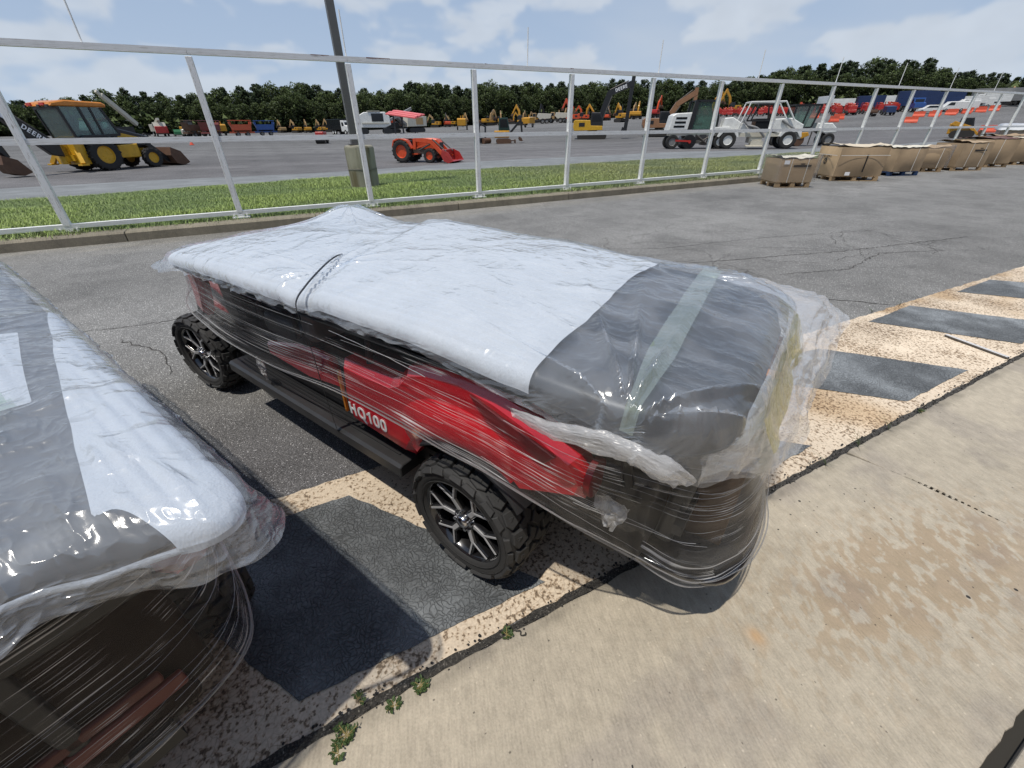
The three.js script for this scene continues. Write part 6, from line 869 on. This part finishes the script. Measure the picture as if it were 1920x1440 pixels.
{
  // the loose mouth of the bag, flaring out behind the far corner
  const inn = new THREE.CatmullRomCurve3([[-0.30, 0.985, 0.665], [-0.62, 0.985, 0.655], [-0.76, 0.98, 0.56], [-0.80, 0.97, 0.36], [-0.80, 0.96, 0.1], [-0.79, 0.945, -0.15], [-0.77, 0.93, -0.36], [-0.70, 0.92, -0.5]].map((p) => new THREE.Vector3(...p)));
  const out = new THREE.CatmullRomCurve3([[-0.42, 0.93, 0.70], [-0.72, 0.95, 0.80], [-0.98, 0.93, 0.74], [-0.985, 0.86, 0.46], [-0.955, 0.80, 0.2], [-0.945, 0.78, -0.08], [-0.88, 0.80, -0.32], [-0.74, 0.84, -0.52]].map((p) => new THREE.Vector3(...p)));
  for (const [k, sd] of [[0, 681], [1, 687]]) part('bag_mouth', [sheet(160, 34, (a, b) => {
    const p = inn.getPoint(a), q = out.getPoint(clamp(a + 0.02 * k * Math.sin(a * 20))), w = ridge(a * 9, b * 3, sd, 3), w2 = fbm(a * 22, b * 4, sd + 2, 3), bl = Math.sin(Math.PI * b);
    const L = b * (0.82 + 0.34 * fbm(a * 9, 1 + k, sd + 4, 3) - 0.12 * k);
    return [lerp(p.x, q.x, L) - 0.03 * (w - 0.6) * bl - 0.02 * (w2 - 0.5) * b, lerp(p.y, q.y, L) + 0.05 * (w - 0.55) * b + 0.035 * bl + 0.03 * (w2 - 0.5) * b - 0.045 * k * b, lerp(p.z, q.z, L) + 0.04 * (fbm(a * 14, b * 5, sd + 6, 3) - 0.5) * b];
  }, (a, b) => [a * 2, b * 0.5])], C.mouth, bag1);
}
REAR = 0.09; const bag2 = bag(at2(ORG2, 0.1, 0), 'clear plastic bag over the packed roof of the golf cart at the left edge', topB, 671, { ear: 1, m: C.bag2,
  gather: [[-0.35, 0.1, 0.3, 11, 0.022], [0.3, 0.35, 0.3, 8, 0.015]],
  flare: (X, Z) => { const rear = ss(-0.45, -0.72, X), c = rear * ss(0.3, 0.62, Z); return [0.012 + 0.012 * rear, 0.04 + 0.02 * rear + 0.03 * c]; },
});
part('tape', [sheet(60, 6, (a, b) => { const z = lerp(0.42, -0.62, a), x = -0.22 - 0.12 * a + (b - 0.5) * 0.07; return [x, topB(x, z) + 0.028 + 0.01 * fbm(x * 9, z * 9, 675, 3), z]; }, (a, b) => [a * 2, b * 0.15])], C.tape, bag2);
{
  const c = new THREE.CatmullRomCurve3([[0.80, 0.36, -0.615], [0.79, 0.6, -0.628], [0.76, 0.86, -0.645], [0.73, 0.985, -0.668], [0.735, 1.035, -0.662], [0.76, 1.07, -0.60], [0.84, 1.10, -0.47], [0.93, 1.105, -0.35], [1.03, 1.085, -0.24]].map((p) => new THREE.Vector3(...p)));
  const s = thing('strap', 'narrow black strap over the wrapped roof down to the side step', 'strap', at2(ORG, 0, 0.01), THETA);
  part('webbing', [sheet(120, 2, (a, b) => { const p = c.getPoint(a); return [p.x + (b - 0.5) * 0.017, p.y + 0.012 * ss(0.4, 0.6, a), p.z + (b - 0.5) * 0.006 - 0.004]; }), sheet(120, 2, (a, b) => { const p = c.getPoint(a); return [p.x + (b - 0.5) * 0.017, p.y + 0.012 * ss(0.4, 0.6, a) - 0.0015, p.z + (b - 0.5) * 0.006 - 0.0025]; })], C.strap, s);
}
// stretch film round each cart: a tight skin between roof and sill, drawn out in strands
const LOW1 = [[2.42, 0.80, -0.36], [2.30, 0.70, -0.59], [1.95, 0.605, -0.625], [1.31, 0.58, -0.62], [0.68, 0.65, -0.618], [0.25, 0.665, -0.628], [0.02, 0.655, -0.632], [-0.14, 0.64, -0.62], [-0.30, 0.605, -0.60], [-0.45, 0.545, -0.56], [-0.62, 0.405, -0.45], [-0.79, 0.305, -0.375], [-0.925, 0.295, -0.20]];
const HIGH = [[2.20, 0.965, -0.30], [2.12, 0.955, -0.555], [1.7, 0.955, -0.60], [1.2, 0.955, -0.605], [0.72, 0.955, -0.605], [0.35, 0.955, -0.605], [0.1, 0.955, -0.605], [-0.1, 0.955, -0.605], [-0.28, 0.94, -0.61], [-0.46, 0.93, -0.595], [-0.62, 0.91, -0.50], [-0.77, 0.90, -0.38], [-0.83, 0.90, -0.18]];
const ringOf = (L) => [...L, ...L.map(([x, y, z]) => [x, y, -z]).reverse()];
for (const h of HIGH) h[1] += 0.03;
const HIGH2 = [...HIGH.slice(0, 9), [-0.44, 0.955, -0.58], [-0.54, 0.945, -0.53], [-0.60, 0.94, -0.42], [-0.62, 0.94, -0.2]];
const LOW2 = [...LOW1.slice(0, 8), [-0.30, 0.50, -0.60], [-0.44, 0.40, -0.575], [-0.55, 0.355, -0.52], [-0.60, 0.34, -0.40], [-0.615, 0.335, -0.2]];
function wrapFilm(pos, label, seed, strands, LOW = LOW1, mt = C.wrap, HIGH1 = HIGH) {
  const t = thing('stretch_film', label, 'stretch film', pos, THETA);
  const lo = new THREE.CatmullRomCurve3(ringOf(LOW).map((p) => new THREE.Vector3(...p)), true, 'centripetal'), hi = new THREE.CatmullRomCurve3(ringOf(HIGH1).map((p) => new THREE.Vector3(...p)), true, 'centripetal');
  const N = 640, A = [], B = []; for (let i = 0; i <= N; i++) { A.push(lo.getPoint(i / N)); B.push(hi.getPoint(i / N)); }
  const pt = (i, b, off, slant, sd) => {
    const p = A[i], q = B[i], a = i / N, w = b + slant * Math.sin(a * 6.283 * 2) ;
    const bow = 0.03 * Math.sin(Math.PI * b), nx = 0.6 * (lerp(p.x, q.x, b) - 0.7) / 1.5, nz = Math.sign(p.z) * ss(0, 0.35, Math.abs(p.z)), nl = Math.hypot(nx, nz) || 1;
    const e = Math.sin(a * 6.283 * 13 + 2) * 0.15, r1 = vn(a * 15 + e, w * 30, sd), r2 = vn(a * 34, w * 85, sd + 3), r3 = vn(a * 8, w * 9, sd + 5);
    const env = ss(0, 0.06, b) * ss(1, 0.92, b), calm = 1 - 0.75 * ss(-0.2, -0.6, lerp(p.x, q.x, b)), d = off - bow * 0.4 + env * (0.006 * calm * (r1 - 0.5) + 0.012 * (1 - calm) * (vn(a * 70 + b * 4, b * 1.7, sd + 9) - 0.5) + 0.0007 * (r2 - 0.5) + 0.014 * (r3 - 0.5));
    return [lerp(p.x, q.x, b) + nx / nl * d, lerp(p.y, q.y, b), lerp(p.z, q.z, b) + nz / nl * d];
  };
  part('film', [sheet(N, 90, (a, b, i) => pt(i, b, 0.003, 0.05, seed), (a, b) => [a * 5, b * 1.0])], mt, t);
  if (mt === C.wrap) part('film', [sheet(N, 50, (a, b, i) => { const v = lerp(0.0, 0.62 + 0.2 * Math.sin(a * 12.6 + 1), b); return pt(i, v, 0.009, -0.08, seed + 31); }, (a, b) => [a * 4 + 0.3, b * 0.7 + a * 0.6])], mt === C.wrap ? C.wrapB : mt, t);
  // hem: the film ropes up along its lower edge
  const hemPath = (k, r) => { const n = 260, P = []; for (let i = 0; i < n; i++) { const q = pt(Math.round(i / n * N) % N, 0.012 + 0.03 * k + 0.018 * Math.sin(i * 0.11 + k * 2), 0.007 + 0.004 * k, 0, seed + 50 + k); P.push(q); } return pipe(P, r, 520, 6, true); };
  part('hem_rope', [hemPath(0, 0.0035), hemPath(1, 0.0022)], C.rope, t);
  const r = rngOf(seed), list = [];
  for (let k = 0; k < strands; k++) { const i0 = Math.floor(r() * N), len = 30 + r() * 110, v0 = 0.03 + 0.92 * r(), dv = (r() - 0.5) * 0.22, P = []; for (let j = 0; j <= 12; j++) { const i = (i0 + Math.round(len * j / 12)) % N; P.push(pt(i, clamp(v0 + dv * j / 12, 0.01, 0.97), 0.011 + 0.002 * r(), 0.05, seed)); } list.push(pipe(P, 0.0004 + 0.0009 * r() * r(), 26, 4)); }
  const st = part('film_strand', list, C.strand, t); st.userData.kind = 'stuff';
  return t;
}
wrapFilm(ORG.toArray(), 'clear stretch film drawn in streaks round the middle golf cart', 701, 60);
wrapFilm(ORG2.toArray(), 'clear stretch film drawn in streaks round the golf cart at the left edge', 801, 70, LOW2, C.wrap2, HIGH2);
// folds of film at the rear of the left cart
part('film_fold', [sheet(24, 30, (a, b) => [-0.625 - 0.012 * Math.sin(Math.PI * a) - 0.01 * vn(a * 6, b * 5, 821), lerp(0.80, 0.42, b) + 0.12 * (a - 0.5) * (1 - b), 0.02 + (a - 0.4) * 0.16 * (0.15 + b) + 0.10 * b], (a, b) => [a, b])], C.wrapB, scene.children.find((o) => o.name === 'stretch_film_001'));
// loose ends of film by the step
{
  const s = scene.children.filter((o) => o.name === 'stretch_film_001' || o.name === 'stretch_film');
  for (const [x, y, z, a] of [[1.46, 0.415, -0.60, 0.3], [-0.56, 0.56, -0.53, 1.2]]) part('loose_end', [sheet(10, 8, (u, v) => [x + (u - 0.5) * 0.09 * (0.4 + v) + 0.02 * fbm(u * 5, v * 5, 811, 2), y + v * 0.12 + 0.015 * vn(u * 9, v * 9, 813), z - 0.02 + 0.04 * fbm(u * 6 + a, v * 6, 815, 3)])], C.hem, s[0]);
}
// ------------------------------------------------------------------ small things on the ground
{
  const leaf = mat([0.06, 0.105, 0.028], 0.6, { transmission: 0.25 }), stem = mat([0.2, 0.16, 0.06], 0.8);
  function weed(x, z, s, n, kind, label, y = 0.012) {
    const t = thing('weed', label, 'weed', [x, y, z]), r = rngOf(Math.round(x * 1000 + z * 77) + 9000), st = [], lf = [];
    for (let i = 0; i < n; i++) { const a = r() * 6.28, L = s * (0.5 + 0.7 * r()), up = kind === 'grass' ? 0.8 + 0.5 * r() : 0.25 + 0.4 * r(), e = [Math.cos(a) * L, L * up, Math.sin(a) * L];
      if (kind === 'grass') { lf.push(sheet(4, 1, (u, v) => [e[0] * u * u + (v - 0.5) * 0.005 * (1 - u), e[1] * (u - 0.25 * u * u), e[2] * u * u])); continue; }
      st.push(rod([0, 0.002, 0], e, 0.0016)); for (let k = 0; k < 5; k++) { const f = 0.45 + 0.14 * k, b = a + (k % 2 ? 1 : -1) * (0.9 + 0.5 * r()), l = 0.004 + 0.006 * r(), c = [e[0] * f, e[1] * f, e[2] * f]; lf.push(sheet(4, 4, (u, v) => { const w = Math.sin(Math.PI * u) * 0.45; return [c[0] + Math.cos(b) * l * u * 1.8 - Math.sin(b) * (v - 0.5) * w * l * 2, c[1] + 0.006 * u + 0.004 * Math.abs(v - 0.5), c[2] + Math.sin(b) * l * u * 1.8 + Math.cos(b) * (v - 0.5) * w * l * 2]; })); } }
    if (st.length) part('stem', st, stem, t); part('leaf', lf, leaf, t); return t;
  }
  weed(0.36, -0.73, 0.022, 9, 'leaf', 'low green weed in the seam nearest the rear wheel'); weed(0.03, -0.725, 0.025, 12, 'leaf', 'spreading dark green weed in the middle of the seam'); weed(-0.06, -0.71, 0.022, 10, 'leaf', 'trailing weed in the seam left of the spreading dark one'); weed(-0.21, -0.705, 0.031, 16, 'leaf', 'largest weed with reddish stem at the bottom of the seam'); weed(-0.24, -0.67, 0.028, 8, 'leaf', 'pale rounded weed creeping onto the concrete at the bottom'); weed(-0.16, -0.78, 0.022, 6, 'leaf', 'small sprig growing on the cream paint at the bottom left');
  weed(2.30, -0.665, 0.08, 12, 'grass', 'thin grass tuft in the seam near the concrete joint'); weed(2.62, -0.66, 0.12, 12, 'grass', 'grass tuft in the seam just beyond the concrete joint'); weed(2.95, -0.655, 0.11, 10, 'grass', 'taller wispy grass tuft in the seam right of the cart bag'); weed(3.35, -0.64, 0.019, 8, 'leaf', 'small flat weed in the seam right of the tall grass tuft'); weed(4.98, -1.68, 0.12, 12, 'grass', 'grass sprouting at the outer edge of the cream paint, nearer one', 0.002); weed(5.44, -1.64, 0.1, 10, 'grass', 'grass sprouting at the outer edge of the cream paint, farther one', 0.002);
  const bar = thing('metal_strip', 'thin dark metal strip lying across the cream stripe at the right', 'metal strip', [4.87, 0.012, -0.87], 1.33); part('strip', [box(0.44, 0.012, 0.028, 0, 0.004, 0)], K.steel, bar); part('groove', [box(0.44, 0.006, 0.006, 0, 0.011, -0.008), box(0.44, 0.006, 0.006, 0, 0.011, 0.008)], K.white2, bar);
  const r = rngOf(1234), stone = mat([0.03, 0.028, 0.026], 0.9), peb = [];
  for (let i = 0; i < 170; i++) { const a = r(), x = a < 0.35 ? 1.6 + 0.9 * r() : -0.2 + 3.6 * r(), z = a < 0.35 ? -0.62 + 0.28 * r() : -0.7 + 0.85 * r(), s = 0.0016 + 0.0042 * r() * r(); const g = new THREE.IcosahedronGeometry(s, 1); g.scale(1 + r(), 0.7, 1 + r()); g.rotateY(r() * 6); g.translate(x, 0.012 + s * 0.5, z); peb.push(g); }
  for (let i = 0; i < 500; i++) { const x = -0.6 + 6 * r(), s = 0.002 + 0.004 * r(); const g = new THREE.IcosahedronGeometry(s, 0); g.rotateY(r() * 6); g.translate(x, 0.011 + s * 0.4, EDGE(x) - 0.05 + 0.06 * r()); peb.push(g); }
  const pb = solo('grit', peb, stone, 'scattered dark grit and tar crumbs on the concrete and along the seam', 'grit'); pb.userData.kind = 'stuff';
  const tw = solo('tar_curl', [pipe([[0.395, 0.014, -0.722], [0.41, 0.02, -0.712], [0.405, 0.016, -0.70], [0.42, 0.02, -0.692], [0.425, 0.015, -0.70]], 0.003, 24, 6)], stone, 'small black curl of rubber on the concrete edge by the weed', 'debris');
}
renderer.render(scene, camera);
